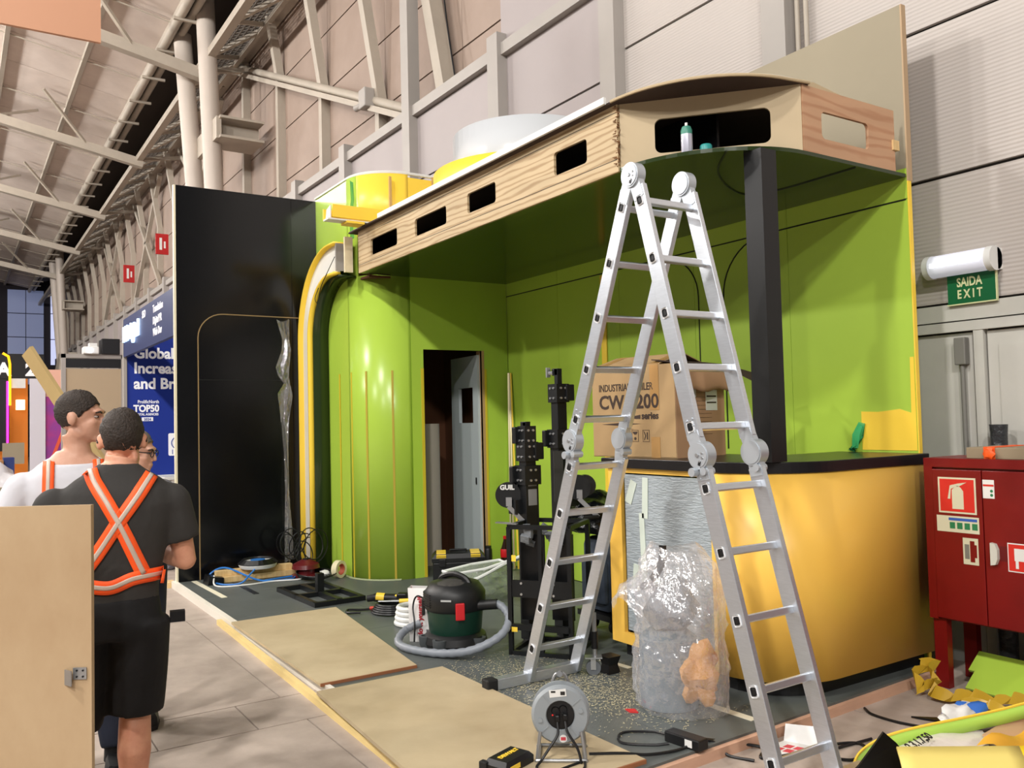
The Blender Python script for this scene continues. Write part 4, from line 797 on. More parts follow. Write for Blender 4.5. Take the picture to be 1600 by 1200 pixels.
# ================================================================ floor clutter near the black wall
sf = thing('square_floor_stand', 'black square steel base frame with short post on the platform', 'base frame', (-7.39, 2.74, PT), rz=math.radians(2)); q = .43
for y in (-.22, .2): obj('frame_bar', B().box(-q, q, y-.02, y+.02, 0, .04), M_bst, sf)
for x in (-q, q): obj('frame_bar', B().box(x-.02, x+.02, -.24, .22, 0, .04), M_bst, sf)
obj('cross_bar', B().box(-q, q, -.035, .015, 0, .045), M_bst, sf); obj('cross_bar', B().box(-.02, .02, -.24, .22, 0, .04), M_bst, sf); obj('post', B().box(-.03, .03, -.04, .02, .04, .2), M_bst, sf)
tag(obj('black_strip', B().box(-8.6, -7.85, 2.28, 2.33, PT, PT+.004), M_bst), 'thin black strip lying beside the square base frame', 'strip')
for k, (x0, y0, x1, y1, z, w) in enumerate(((-8.75, 2.22, -8.72, 3.05, .03, .09), (-8.62, 2.18, -8.6, 2.95, .03, .07), (-8.68, 2.15, -8.65, 2.9, .085, .08))):
    tag(obj('timber_offcut', B().bar((x0, y0, PT+z), (x1, y1, PT+z), w, .055, bev=.003), M_pine), ['pine offcut against the black wall, hindmost of the three', 'pine offcut nearest the platform middle, beside the blue cable', 'pine offcut on top of the pile, under the cable drum'][k], 'timber', 'pine offcuts below the black wall')
cdr = thing('cable_drum', 'small white and black cable drum with blue core on the timber', 'cable drum', (-8.62, 2.55, PT+.115))
obj('coil', B().lathe([(.06, PT+.115), (.17, PT+.115), (.185, PT+.145), (.17, PT+.175), (.06, PT+.175)], (-8.62, 2.55, 0), 28), M_white, cdr, True)
for k in range(5): obj('cable_turn', B().tube([(-8.62+(.185-.01*k)*math.cos(a/24*2*PI), 2.55+(.185-.01*k)*math.sin(a/24*2*PI), PT+.16+.008*k) for a in range(24)], .008, 5, closed=True), M_black, cdr)
obj('core', B().cyl((-8.62, 2.55, PT+.12), (-8.62, 2.55, PT+.19), .07, n=20), mat('blue_plastic', (50, 120, 200), .4), cdr, True)
cbk = lambda pts, r, n=8: B().tube(spline(pts, n), r, 6)
tag(obj('blue_cable', cbk([(-8.5, 2.5, PT+.13), (-8.4, 2.4, PT+.08), (-8.36, 2.3, PT+.02), (-8.5, 2.15, PT+.012), (-8.75, 2.1, PT+.05), (-8.7, 2.25, PT+.13), (-8.4, 2.5, PT+.02), (-8.3, 2.75, PT+.012), (-8.45, 2.85, PT+.012), (-8.4, 2.55, PT+.012)], .009), MATS['blue_plastic']), 'blue cable looping over the pine offcuts', 'cable')
tag(obj('white_cable', cbk([(-8.6, 2.12, PT+.08), (-8.42, 2.1, PT+.01), (-8.3, 2.35, PT+.01), (-8.32, 2.6, PT+.01), (-8.25, 2.85, PT+.01), (-8.4, 2.9, PT+.01)], .008), M_white), 'white cable on the platform in front of the pine offcuts', 'cable')
rr = thing('red_reel', 'dark red cable reel lying under the black cables', 'reel', (-8.45, 2.98, PT)); obj('drum', B().lathe([(0, PT), (.14, PT), (.14, PT+.02), (.09, PT+.03), (.09, PT+.07), (.14, PT+.08), (.13, PT+.12), (.05, PT+.16), (0, PT+.165)], (-8.45, 2.98, 0), 24), mat('reel_red', (96, 26, 30), .3), rr, True); obj('hub', B().cyl((-8.45, 2.98, PT+.15), (-8.45, 2.98, PT+.175), .03, n=12), M_black, rr)
bc = thing('black_cable_heap', 'tangled black cable heap against the foot of the arch', 'cable', (-8.55, 3.05, PT)); rnd = random.Random(21)
for k in range(9):
    c = Vector((-8.66+rnd.uniform(-.06, .16), 2.98+rnd.uniform(-.14, .16), PT+.2+rnd.uniform(-.12, .14))); r_ = rnd.uniform(.1, .19); tl = rnd.uniform(-.5, .5); tl2 = rnd.uniform(-.3, .3)
    obj('cable_loop', B().tube([c+Vector((r_*.5*math.sin(a)*tl, r_*.75*math.cos(a), max(-c.z+PT+.01, r_*1.0*math.sin(a)+tl2*r_*math.cos(a)))) for a in [i/22*2*PI for i in range(22)]], .006, 5, closed=True), M_black, bc)
for k in range(5): obj('cable_loop', B().tube([(-8.3+.02*k+(.2+.02*k)*math.cos(a), 3.0+(.13+.012*k)*math.sin(a), PT+.012+.012*k) for a in [i/22*2*PI for i in range(22)]], .007, 5, closed=True), M_black, bc)
tr = thing('tape_roll', 'cream masking tape roll standing at the tower base', 'tape roll', (-8.15, 3.22, PT)); m3 = Matrix.Rotation(math.radians(-60), 3, 'Z') @ Matrix.Rotation(PI/2, 3, 'X')
obj('tape', B().lathe([(.055, -.03), (.085, -.03), (.085, .03), (.055, .03), (.055, -.03)], (-8.12, 3.2, PT+.085), 28, m3), mat('masking_tape', (226, 216, 178), .6), tr, True); obj('core', B().lathe([(.049, -.03), (.055, -.03), (.055, .03), (.049, .03), (.049, -.03)], (-8.12, 3.2, PT+.085), 28, m3), mat('core_red', (190, 96, 70), .6), tr, True)
tag(crumple('paper_scrap', (-8.3, 3.12, PT+.03), (.06, .05, .03), M_white, None, 2, 2, .3), 'crumpled white scrap left of the tape roll', 'scrap')
tag(obj('dark_wedge', B().prism([(2.05, PT), (2.2, PT), (2.2, PT+.06), (2.07, PT+.085)], 'x', -8.75, -8.55), M_blackm), 'small black block at the foot of the black wall', 'block')
# multi tool, coiled cable, white coil
dt = thing('power_tool', 'yellow and black cordless multi tool on the green floor', 'power tool', (-6.65, 3.05, PT), rz=math.radians(48))
obj('body', B().cyl((-.12, 0, .06), (.08, 0, .055), .034, .038, 16), M_black, dt, True); obj('grip_panel', B().cyl((-.1, 0, .065), (-.03, 0, .06), .037, n=16).box(.06, .1, -.03, .03, .03, .09, .01), M_yell2, dt, True); obj('battery', B().box(.08, .16, -.04, .04, .0, .1, .01), M_black, dt); obj('head', B().cyl((-.18, 0, .05), (-.12, 0, .06), .028, .03, 14), M_rubber, dt, True)
cc = thing('cable_coil', 'coiled black cable with red plug and yellow tool handle', 'cable', (-6.4, 2.92, PT))
for k in range(5): obj('cable_turn', B().tube([(-6.38+(.17-.012*k)*math.cos(a), 2.95+(.15-.01*k)*math.sin(a), PT+.014+.014*k) for a in [i/26*2*PI for i in range(26)]], .01, 6, closed=True), M_black, cc)
obj('cable_tail', cbk([(-6.5, 2.84, PT+.02), (-6.56, 2.76, PT+.015), (-6.62, 2.68, PT+.015), (-6.52, 2.64, PT+.015), (-6.46, 2.72, PT+.015)], .009), M_black, cc); obj('red_plug', B().cyl((-6.5, 2.82, PT+.03), (-6.46, 2.86, PT+.035), .014, n=10), mat('plug_red', (190, 60, 40), .4), cc)
obj('handle', B().cyl((-6.33, 3.0, PT+.09), (-6.22, 3.12, PT+.1), .018, n=10), M_yell2, cc, True); obj('shaft', B().cyl((-6.45, 2.87, PT+.085), (-6.33, 3.0, PT+.09), .007, n=8), M_steel, cc)
wc = thing('white_coil', 'coiled white cable behind the carrier bag', 'cable', (-5.95, 2.95, PT))
for k in range(4): obj('cable_turn', B().tube([(-5.9+(.14-.006*k)*math.cos(a), 2.92+(.14-.006*k)*math.sin(a), PT+.02+.036*k) for a in [i/26*2*PI for i in range(26)]], .019, 8, closed=True), M_white, wc, True)
# sawdust
rnd = random.Random(9); b = B()
for k in range(4200):
    u = rnd.gauss(0, 1); v = rnd.gauss(0, 1); x = -3.95+.42*u; y = 2.95+.22*v+.1*u
    if not (-4.85 < x < -3.1 and 2.56 < y < 3.5): continue
    a = rnd.uniform(0, PI); l = rnd.uniform(.003, .011); w = .0026; ca, sa = math.cos(a), math.sin(a)
    b.quad((x-ca*l, y-sa*l, PT+.002), (x+sa*w, y-ca*w, PT+.0035), (x+ca*l, y+sa*l, PT+.003), (x-sa*w, y+ca*w, PT+.0035))
tag(obj('sawdust', b, mat('sawdust', (190, 182, 150), .8)), 'scattered pale sawdust and wood chips on the dark platform', 'sawdust', kind='stuff')
# spray can and cap on the canopy ledge
sp = thing('spray_can', 'spray can with green band on the canopy ledge', 'spray can', (-3.40, 3.40, 3.022)); S0 = (-3.40, 3.405, 0)
obj('body', B().lathe([(0, 3.022), (.03, 3.022), (.032, 3.03), (.032, 3.13), (.0, 3.13)], S0, 20), mat('can_silver', (190, 190, 204), .3, .4), sp, True); obj('band', B().lathe([(.0322, 3.128), (.0322, 3.15), (.024, 3.172), (.0, 3.174)], S0, 20), mat('can_green', (60, 130, 112), .4), sp, True); obj('nozzle', B().cyl((S0[0], S0[1], 3.17), (S0[0], S0[1], 3.195), .008, n=10), M_white, sp)
tag(obj('spray_can_cap', B().lathe([(0, 3.062), (.028, 3.062), (.033, 3.055), (.034, 3.022), (.03, 3.022)], (-3.325, 3.475, 0), 20), mat('cap_teal', (40, 140, 136), .4), None, True), 'teal spray can cap beside the spray can', 'cap')
# ================================================================ foreground reel, charger, bricks, cables
cr = thing('cable_reel', 'grey cable reel with sockets on a steel stand in front', 'cable reel', (-3.16, 2.26, .079)); RZ = math.atan2(-.83, .56)
cr2 = Vector((-3.17, 2.28, .265)); nrm = Vector((.80, -.60, 0)).normalized(); m3 = Matrix((Vector((.60, .80, 0)), Vector((0, 0, 1)), nrm)).transposed()
M_rg = mat('reel_grey', (140, 146, 150), .45)
obj('front_flange', B().lathe([(.062, .03), (.066, .036), (.118, .036), (.126, .028), (.13, .016), (.126, .012), (.06, .012)], cr2, 48, m3), M_rg, cr, True)
obj('back_flange', B().lathe([(.0, -.052), (.12, -.052), (.13, -.046), (.13, -.036), (.12, -.034), (.0, -.034)], cr2, 48, m3), M_rg, cr, True)
obj('cable_pack', B().lathe([(.1, -.036), (.112, -.03), (.112, .008), (.1, .014)], cr2, 40, m3), M_black, cr, True)
sk = obj('socket_face', B().lathe([(0, .026), (.06, .026), (.066, .034), (.068, .02)], cr2, 36, m3), M_black, cr, True)
for dx, dy in ((-.022, .018), (.012, .024)): 
    c = cr2+m3 @ Vector((dx, dy, .027)); obj('socket', B().lathe([(.015, 0), (.019, .003), (.019, 0)], c, 18, m3), M_blackm, sk, True)
for dx, dy in ((-.014, -.008), (.02, -.002)):
    c = cr2+m3 @ Vector((dx, dy, .04)); obj('plug', B().obox(c, (.022, .03, .035), m3, .006), M_blackm, sk)
obj('indicator', B().cyl(cr2+m3 @ Vector((-.035, 0, .025)), cr2+m3 @ Vector((-.035, 0, .03)), .004, n=8), mat('led_red', (220, 40, 40), .4), sk)
obj('label', B().obox(cr2+m3 @ Vector((-.01, .098, .0365)), (.075, .032, .002), m3 @ Matrix.Rotation(.1, 3, 'Z')), M_white, cr); obj('label_print', B().obox(cr2+m3 @ Vector((.012, .098, .038)), (.02, .016, .001), m3).obox(cr2+m3 @ Vector((-.03, .104, .038)), (.02, .008, .001), m3), M_print, cr)
obj('label', B().cyl(cr2+m3 @ Vector((.01, -.1, .0355)), cr2+m3 @ Vector((.01, -.1, .0375)), .017, n=18), M_white, cr); obj('label_print', B().obox(cr2+m3 @ Vector((.01, -.1, .038)), (.022, .014, .001), m3), mat('label_pink', (200, 70, 80), .5), cr)
for dx, dy in ((.09, .02), (-.09, -.02)): obj('screw_boss', B().cyl(cr2+m3 @ Vector((dx, dy, .034)), cr2+m3 @ Vector((dx, dy, .042)), .01, n=12), M_rg, cr, True)
for a in (40, 130, 220, 310): obj('flange_rib', B().obox(cr2+m3 @ Vector((.093*math.cos(math.radians(a)), .093*math.sin(math.radians(a)), .037)), (.05, .005, .004), m3 @ Matrix.Rotation(math.radians(a), 3, 'Z')), M_rg, cr)
T = lambda x, y, z: cr2+m3 @ Vector((x, y, z))
obj('stand', B().tube(spline([T(-.09, -.06, .06), T(-.105, -.17, .075), T(-.09, -.178, .08), T(.09, -.178, .08), T(.105, -.17, .075), T(.09, -.06, .06)], 6), .008, 8).tube(spline([T(-.09, -.06, -.07), T(-.105, -.17, -.09), T(-.09, -.178, -.1), T(.09, -.178, -.1), T(.105, -.17, -.09), T(.09, -.06, -.07), T(.03, .13, -.07), T(0, .15, -.07), T(-.03, .13, -.07), T(-.09, -.06, -.07)], 6), .008, 8).tube([T(-.1, -.178, .075), T(-.1, -.178, -.095)], .008, 8).tube([T(.1, -.178, .075), T(.1, -.178, -.095)], .008, 8).tube([T(0, 0, -.07), T(0, 0, .02)], .012, 8), M_steel, cr, True)
obj('carry_grip', B().cyl(T(0, .15, -.085), T(0, .165, -.02), .013, n=12), mat('grip_grey', (110, 112, 114), .6), cr, True)
zf = .083
obj('cord', cbk([T(-.014, -.02, .05), T(-.014, -.07, .07), T(-.05, -.12, .09), T(-.085, -.165, .11), (-3.1, 2.1, zf), (-2.98, 2.12, zf), (-2.98, 2.25, zf), (-3.05, 2.32, zf)], .006), M_black, cr)
obj('cord', cbk([T(.02, -.02, .05), T(.03, -.06, .07), T(.07, -.12, .09), T(.085, -.175, .1), (-3.05, 2.28, zf), (-3.02, 2.1, zf), (-2.93, 2.0, zf)], .006), M_black, cr)
obj('cord', cbk([(-3.1, 2.38, zf), (-3.02, 2.5, zf), (-2.96, 2.6, zf-.01), (-2.93, 2.75, PT+.008), (-2.93, 2.95, PT+.008), (-2.86, 3.0, .01), (-2.75, 3.05, .008)], .007), M_black, cr)
ch = thing('battery_charger', 'black battery charger with yellow lettering at the bottom edge', 'charger', (-3.2, 2.03, .079), rz=math.radians(20))
obj('case', B().loft([[(-.05*s-.02, -.1*s, z), (.05*s, -.1*s, z), (.05*s, .1*s, z), (-.05*s-.02, .1*s, z)] for z, s in ((0, 1), (.03, 1), (.05, .8))]), M_black, ch); text('lettering', 'DEWALT', .032, M_yell2, ch, (-.005, -.06, .052), (0, 1, 0), (-1, 0, 0), 'LEFT', .001); obj('clip', B().box(-.09, -.05, -.11, -.08, 0, .04, .004), M_rubber, ch); obj('stripe', B().box(.04, .052, -.07, .0, .01, .03), M_yell2, ch)
pw = thing('power_brick', 'black power brick with white label on the platform corner', 'power brick', (-2.965, 2.84, PT), rz=math.radians(8))
obj('case', B().box(-.1, .1, -.035, .035, .0, .05, .006), M_black, pw); obj('label', B().box(.02, .06, -.0365, -.035, .01, .042), M_white, pw)
obj('lead', cbk([(-.1, 0, .02), (-.2, 0, .01), (-.3, -.1, .006), (-.22, -.2, .006), (-.1, -.12, .006), (-.05, -.06, .01)], .006), M_black, pw)
tag(obj('black_floor_cable', cbk([(-2.96, 2.94, PT+.008), (-2.9, 3.1, .03), (-2.83, 3.2, .008), (-2.75, 3.1, .008), (-2.7, 3.25, .008), (-2.66, 3.5, .008), (-2.6, 3.6, .008), (-2.52, 3.55, .008), (-2.5, 3.4, .008), (-2.62, 3.38, .008), (-2.6, 3.7, .008)], .007), M_black), 'thin black cable winding over the floor past the ladder foot', 'cable')
tag(obj('black_floor_cable', cbk([(-2.88, 4.05, .008), (-2.8, 4.0, .008), (-2.66, 4.0, .008), (-2.5, 4.05, .008), (-2.35, 4.1, .008)], .007), M_black), 'thin black cable curving from the platform edge towards the blue bag', 'cable')
lf2 = thing('printed_leaflet', 'folded leaflet with red print on the floor behind the ladder', 'leaflet', (-2.7, 3.3, 0)); obj('sheet', B().prism([(-2.82, 3.18), (-2.66, 3.24), (-2.68, 3.42), (-2.84, 3.36)], 'z', 0, .004), M_white, lf2); obj('flap', B().quad((-2.84, 3.36, .004), (-2.68, 3.42, .004), (-2.71, 3.47, .08), (-2.86, 3.40, .07)), M_white, lf2)
b = B()
for k in range(3):
    for j in range(2): b.prism([(-2.8+.045*k+.01*j, 3.23+.06*j+.015*k), (-2.765+.045*k+.01*j, 3.243+.06*j+.015*k), (-2.77+.045*k+.01*j, 3.285+.06*j+.015*k), (-2.805+.045*k+.01*j, 3.272+.06*j+.015*k)], 'z', .004, .0045)
obj('red_print', b, mat('print_red', (206, 70, 80), .6), lf2)
# ================================================================ right-hand side
cab = thing('hose_cabinet', 'red fire hose cabinet on legs with safety stickers', 'cabinet', (-2.1, 4.85, 0)); CY = 4.7
obj('carcass', B().box(-2.89, -.9, CY+.02, 5.08, .39, 1.30).box(-2.89, -.9, CY, CY+.02, 1.25, 1.30).box(-2.89, -2.84, CY, CY+.02, .39, 1.25), M_red, cab)
d1 = obj('door', B().box(-2.84, -2.56, CY-.004, CY+.016, .40, 1.238, .003), M_red, cab); d2 = obj('door', B().box(-2.555, -1.6, CY-.004, CY+.016, .40, 1.238, .003), M_red, cab)
for x in (-2.88, -1.0):
    for y in (CY+.02, 5.02): obj('leg', B().box(x, x+.075, y, y+.05, 0, .39), M_red, cab)
M_st = mat('sticker_cream', (206, 204, 176), .5); M_sr = mat('sticker_red', (204, 44, 34), .45)
yy = CY-.0045
obj('sticker', B().box(-2.805, -2.59, yy-.001, yy, .995, 1.195), M_st, d1); obj('sticker_field', B().box(-2.795, -2.6, yy-.002, yy-.001, 1.005, 1.185), M_sr, d1)
obj('extinguisher_symbol', B().prism([(-2.725, 1.02), (-2.66, 1.02), (-2.66, 1.12), (-2.675, 1.14), (-2.69, 1.15), (-2.71, 1.14), (-2.725, 1.125)], 'y', yy-.003, yy-.002).prism([(-2.7, 1.145), (-2.685, 1.145), (-2.64, 1.17), (-2.69, 1.162), (-2.735, 1.15), (-2.75, 1.075), (-2.735, 1.075), (-2.73, 1.13)], 'y', yy-.003, yy-.002), M_st, d1)
obj('sticker', B().box(-2.82, -2.58, yy-.001, yy, .89, .98), M_st, d1); obj('sticker_blue', B().box(-2.75, -2.59, yy-.002, yy-.001, .955, .97), mat('sticker_blue', (50, 90, 170), .5), d1)
for k in range(4): obj('sticker_icon', B().box(-2.745+k*.042, -2.715+k*.042, yy-.002, yy-.001, .91, .945), mat('icon_green', (40, 120, 76), .5), d1)
obj('pull_recess', B().box(-2.675, -2.59, yy-.002, yy, .72, .865), M_st, d1); obj('pull', B().box(-2.665, -2.64, yy-.003, yy-.002, .75, .83), mat('pull_grey', (120, 120, 112), .4), d1); obj('pull_red', B().prism([(-2.635, .735), (-2.61, .735), (-2.61, .76), (-2.598, .76), (-2.598, .83), (-2.61, .83), (-2.61, .85), (-2.635, .85)], 'y', yy-.003, yy-.002), M_red, d1)
obj('sticker', B().box(-2.552, -2.49, yy-.001, yy, 1.09, 1.19), M_white, d2); obj('sticker_band', B().box(-2.55, -2.492, yy-.002, yy-.001, 1.155, 1.165), M_sr, d2); obj('sticker_dot', B().cyl((-2.505, yy-.002, 1.13), (-2.505, yy, 1.13), .008, n=12).cyl((-2.505, yy-.002, 1.108), (-2.505, yy, 1.108), .008, n=12), MATS['icon_green'], d2)
obj('handle', B().prism([(-2.515, .735), (-2.49, .74), (-2.478, .77), (-2.478, .82), (-2.49, .85), (-2.515, .855)], 'y', CY-.03, CY), mat('handle_grey', (196, 196, 186), .4), d2); obj('handle_recess', B().box(-2.475, -2.44, yy-.001, yy, .76, .84), mat('recess_red', (96, 8, 8), .5), d2)
obj('sticker', B().box(-2.435, -2.2, yy-.001, yy, .71, .862), M_white, d2); obj('sticker_field', B().box(-2.43, -2.205, yy-.002, yy-.001, .716, .856), M_sr, d2); obj('hose_symbol', B().box(-2.40, -2.25, yy-.003, yy-.002, .77, .835).box(-2.395, -2.38, yy-.003, yy-.002, .73, .77), M_white, d2)
gb = thing('flat_carton', 'flat greyish carton with orange strap on the red cabinet', 'box', (-2.2, 4.9, 1.3)); obj('carton', B().box(-2.66, -1.6, 4.74, 5.05, 1.30, 1.362, .004), mat('carton_grey', (142, 128, 104), .75), gb); obj('strap', B().box(-2.56, -2.5, 4.735, 5.055, 1.299, 1.366), mat('strap_orange', (240, 92, 30), .5), gb)
tag(crumple('strap_knot', (-2.52, 4.72, 1.33), (.03, .02, .035), MATS['strap_orange'], None, 5, 2, .3), 'knotted orange strap end on the carton edge', 'strap')
wb = thing('wrapped_bundle', 'dark film wrapped bundle standing behind the flat carton', 'bundle', (-2.72, 5.14, 0)); obj('roll', B().lathe([(0, 0), (.05, 0), (.055, .6), (.045, 1.4), (.05, 1.48), (0, 1.48)], (-2.7, 5.17, 0), 14), mat('dark_film', (50, 52, 54), .25, bump=(20, .8)), wb, True)
for k, (y0, z0, dz) in enumerate(((4.74, .03, 0), (4.85, .1, 0))):
    p0 = [(-2.72-.04*k, y0, z0-.015), (-1.5, y0-.02, z0-.03), (-1.5, y0+.1, z0+.06), (-2.72-.04*k, y0+.12, z0+.07)]
    b = B(); b.quad(*p0); o = obj('green_offcut', b, M_green); mod_solid(o, .015, 1); tag(o, ['bright green panel offcut lying under the red cabinet, front one', 'bright green panel offcut leaning behind the front one under the cabinet'][k], 'panel offcut', 'green offcuts under the cabinet')
yt = thing('yellow_tape', 'crumpled yellow plastic tape on the floor before the red cabinet', 'tape', (-2.6, 4.5, 0)); rnd = random.Random(2)
M_yt = mat('ochre_film', (186, 150, 44), .25)
def ribbon(pts, w, m, parent, name='strip', tw=1.0):
    sp_ = spline(pts, 6); a = []; c = []
    for i, p in enumerate(sp_): 
        ang_ = tw*math.sin(i*.55); v = Vector((math.cos(ang_)*.4, math.cos(ang_)*.5, abs(math.sin(ang_))*.9+.25)).normalized()*w; a.append(p); c.append(p+v)
    return obj(name, B().loft([a, c], close=False, caps=False), m, parent, True)
ribbon([(-2.84, 4.42, .01), (-2.78, 4.5, .05), (-2.76, 4.44, .03), (-2.66, 4.45, .02), (-2.58, 4.5, .04), (-2.5, 4.56, .01), (-2.42, 4.6, .04), (-2.34, 4.66, .02)], .07, M_yt, yt); ribbon([(-2.84, 4.46, .02), (-2.86, 4.5, .1), (-2.8, 4.56, .12), (-2.78, 4.46, .04)], .08, M_yt, yt, tw=2); ribbon([(-2.62, 4.42, .01), (-2.5, 4.48, .03), (-2.4, 4.5, .01)], .05, M_yt, yt)
bg_ = thing('printed_bag', 'white sack with printed numbers and blue lining on the floor', 'bag', (-2.35, 3.95, 0))
crumple('sack', (-2.29, 3.76, .045), (.12, .32, .045), mat('sack_white', (222, 216, 206), .4, bump=(10, .4)), bg_, 6, 3, .14, .9); crumple('blue_lining', (-2.42, 4.2, .06), (.08, .16, .06), mat('sack_blue', (60, 120, 210), .35), bg_, 9, 3, .2, .9); crumple('white_lining', (-2.41, 4.12, .085), (.06, .12, .05), M_white, bg_, 12, 3, .25)
text('lettering', '2.3.1.7,50', .055, M_print, bg_, (-2.25, 3.48, .11), (-.13, .98, .0), (-.9, -.12, .35), 'LEFT', .001)
tag(obj('black_scrap', B().prism([(-2.66, 4.12), (-2.5, 4.28), (-2.46, 4.3), (-2.42, 4.22)], 'z', .004, .012), M_blackm), 'thin black triangular scrap on the floor left of the blue lining', 'scrap')
# yellow tray-like panel with green rim in the corner
yo = thing('yellow_sign_panel', 'curved yellow panel with green rim strip in the bottom right corner', 'panel', (-2.1, 3.6, 0))
rim = spline([(-2.33, 3.15, .0), (-2.407, 3.297, .045), (-2.421, 3.365, .075), (-2.415, 3.464, .1), (-2.394, 3.587, .116), (-2.343, 3.756, .13), (-2.29, 3.928, .138), (-2.219, 4.128, .155), (-2.144, 4.333, .178), (-2.05, 4.6, .18)], 8)
o = obj('green_rim', B().loft([[p for p in rim], [p+Vector((.012, 0, -.06)) for p in rim]], close=False, caps=False), mat('rim_green', (176, 216, 92), .4), yo, True); mod_solid(o, .006)
obj('yellow_edge', B().tube([p+Vector((0, 0, .003)) for p in rim], .006, 5), M_yell2, yo)
pan = []
for t in range(9):
    u = t/8; pan.append([(-2.15+.27*u+.22*v, 3.22+u*.42-.2*v, .21-.01*u-.14*v-.25*v*v) for v in [k/6 for k in range(7)]])
o = obj('sheet', B().loft(pan, close=False, caps=False), mat('pale_yellow', (226, 206, 116), .4), yo, True); mod_solid(o, .01)
o = obj('sheet', B().loft([[(x+.16, y+.25, z-.006) for x, y, z in r] for r in pan], close=False, caps=False), mat('vivid_yellow', (246, 214, 40), .4), yo, True); mod_solid(o, .01)
tr_ = [Vector((-2.36, 3.09, 0)), Vector((-2.15, 3.41, 0)), Vector((-2.185, 3.36, .12)), Vector((-2.215, 3.315, .19)), Vector((-2.238, 3.266, .238)), Vector((-2.30, 3.18, .1))]; dn = Vector((.838, -.546, 0))*.006
b = B(); b.loft([[p-dn for p in tr_], [p+dn for p in tr_]])
tag(obj('black_offcut', b, M_blackm), 'pointed black panel offcut standing in the bottom right corner', 'panel offcut')
tag(obj('tan_board', B().prism([(-2.2, 3.95), (-1.9, 4.0), (-1.9, 4.5), (-2.25, 4.4)], 'z', .08, .09), mat('tan_board', (196, 158, 120), .7)), 'tan board piece behind the green rim at the right edge', 'board')
tag(obj('orange_sheet', B().loft([[(-2.1+.25*u, 3.72+.5*v+.03*math.sin(u*9), .12+.03*math.sin(v*7+u*3)) for u in [k/8 for k in range(9)]] for v in [k/8 for k in range(9)]], close=False, caps=False), mat('orange_sheet', (232, 176, 60), .4), None, True), 'crumpled orange film sheet behind the yellow panel', 'film')
# ================================================================ people
M_skin = mat('skin', (214, 158, 128), .5, noise=(14, .1), rgb2=(196, 134, 108)); M_skin2 = mat('skin_pale', (206, 160, 136), .5, noise=(14, .1), rgb2=(190, 140, 116))
M_hair = mat('dark_brown_hair', (56, 46, 39), .7, noise=(70, .5, (1, 1, .3)), bump=(120, .5)); M_hair3 = mat('grey_hair', (112, 104, 96), .7, noise=(60, .4))
M_tee = mat('charcoal_tee', (52, 50, 48), .85, noise=(5, .12), bump=(7, .5)); M_teew = mat('white_tee', (204, 204, 210), .8, bump=(7, .5)); M_short = mat('black_shorts', (17, 17, 19), .85, noise=(6, .3), bump=(8, .5)); M_navy = mat('navy_trousers', (34, 40, 56), .85, bump=(8, .5))
M_refl = mat('reflective_grey', (196, 180, 166), .4); M_shoe = mat('shoe_black', (20, 20, 23), .6); M_sole = mat('shoe_sole', (30, 30, 34), .7); M_shoeb = mat('shoe_blue', (60, 120, 210), .5)
def ell(z, cx, cy, w, d, n=24, p=2.3):
    out = []
    for i in range(n):
        a = 2*PI*i/n; c, s_ = math.cos(a), math.sin(a)
        out.append((cx+w*math.copysign(abs(c)**(2/p), c), cy+d*math.copysign(abs(s_)**(2/p), s_), z))
    return out
def head_parts(b, M):
    """face looks along -y in head space; M maps head space to the thing"""
    R3 = M.to_3x3(); T = lambda *p: M @ Vector(p)
    b.sph(T(0, .012, .02), (.075, .094, .095), 24, R3).sph(T(0, -.03, -.045), (.06, .062, .078), 20, R3).sph(T(0, -.068, -.098), (.028, .024, .022), 12, R3)
    b.sph(T(0, -.078, .022), (.05, .024, .016), 14, R3).sph(T(0, -.088, -.066), (.024, .014, .008), 10, R3).sph(T(0, -.086, -.078), (.02, .014, .008), 10, R3)
    b.cyl(T(0, -.088, .012), T(0, -.108, -.035), .008, .013, 10).sph(T(0, -.106, -.036), (.015, .014, .011), 10, R3).sph(T(.03, -.06, -.03), (.026, .026, .026), 10, R3).sph(T(-.03, -.06, -.03), (.026, .026, .026), 10, R3)
    b.sph(T(.045, .0, -.075), (.018, .045, .03), 10, R3).sph(T(-.045, 0, -.075), (.018, .045, .03), 10, R3)
    for s in (-1, 1): b.sph(T(s*.078, .012, -.012), (.01, .021, .032), 12, R3 @ Matrix.Rotation(s*.35, 3, 'Z')); b.sph(T(s*.083, .02, -.01), (.006, .018, .028), 12, R3 @ Matrix.Rotation(s*.5, 3, 'Z'))
def hand(b, w, d, upv, side=1):
    """palm and five curled fingers from wrist w along d"""
    d = Vector(d).normalized(); u = Vector(upv).normalized(); s = d.cross(u).normalized(); u = s.cross(d); w = Vector(w)
    b.obox(w+d*.045, (.085, .078, .026), Matrix((d, s, u)).transposed(), .01)
    for k, (off, L) in enumerate(((-.03, .07), (-.01, .08), (.011, .075), (.031, .06))):
        p0 = w+d*.08+s*off; p1 = p0+d*L*.5-u*.008; p2 = p1+d*L*.3-u*L*.35; p3 = p2+d*L*.05-u*L*.35
        b.tube([p0, p1, p2, p3], [.0098, .0092, .0088, .007], 8)
    p0 = w+d*.025-s*side*.035; b.tube([p0, p0+d*.03-s*side*.022-u*.01, p0+d*.055-s*side*.026-u*.022], [.012, .0105, .008], 8)
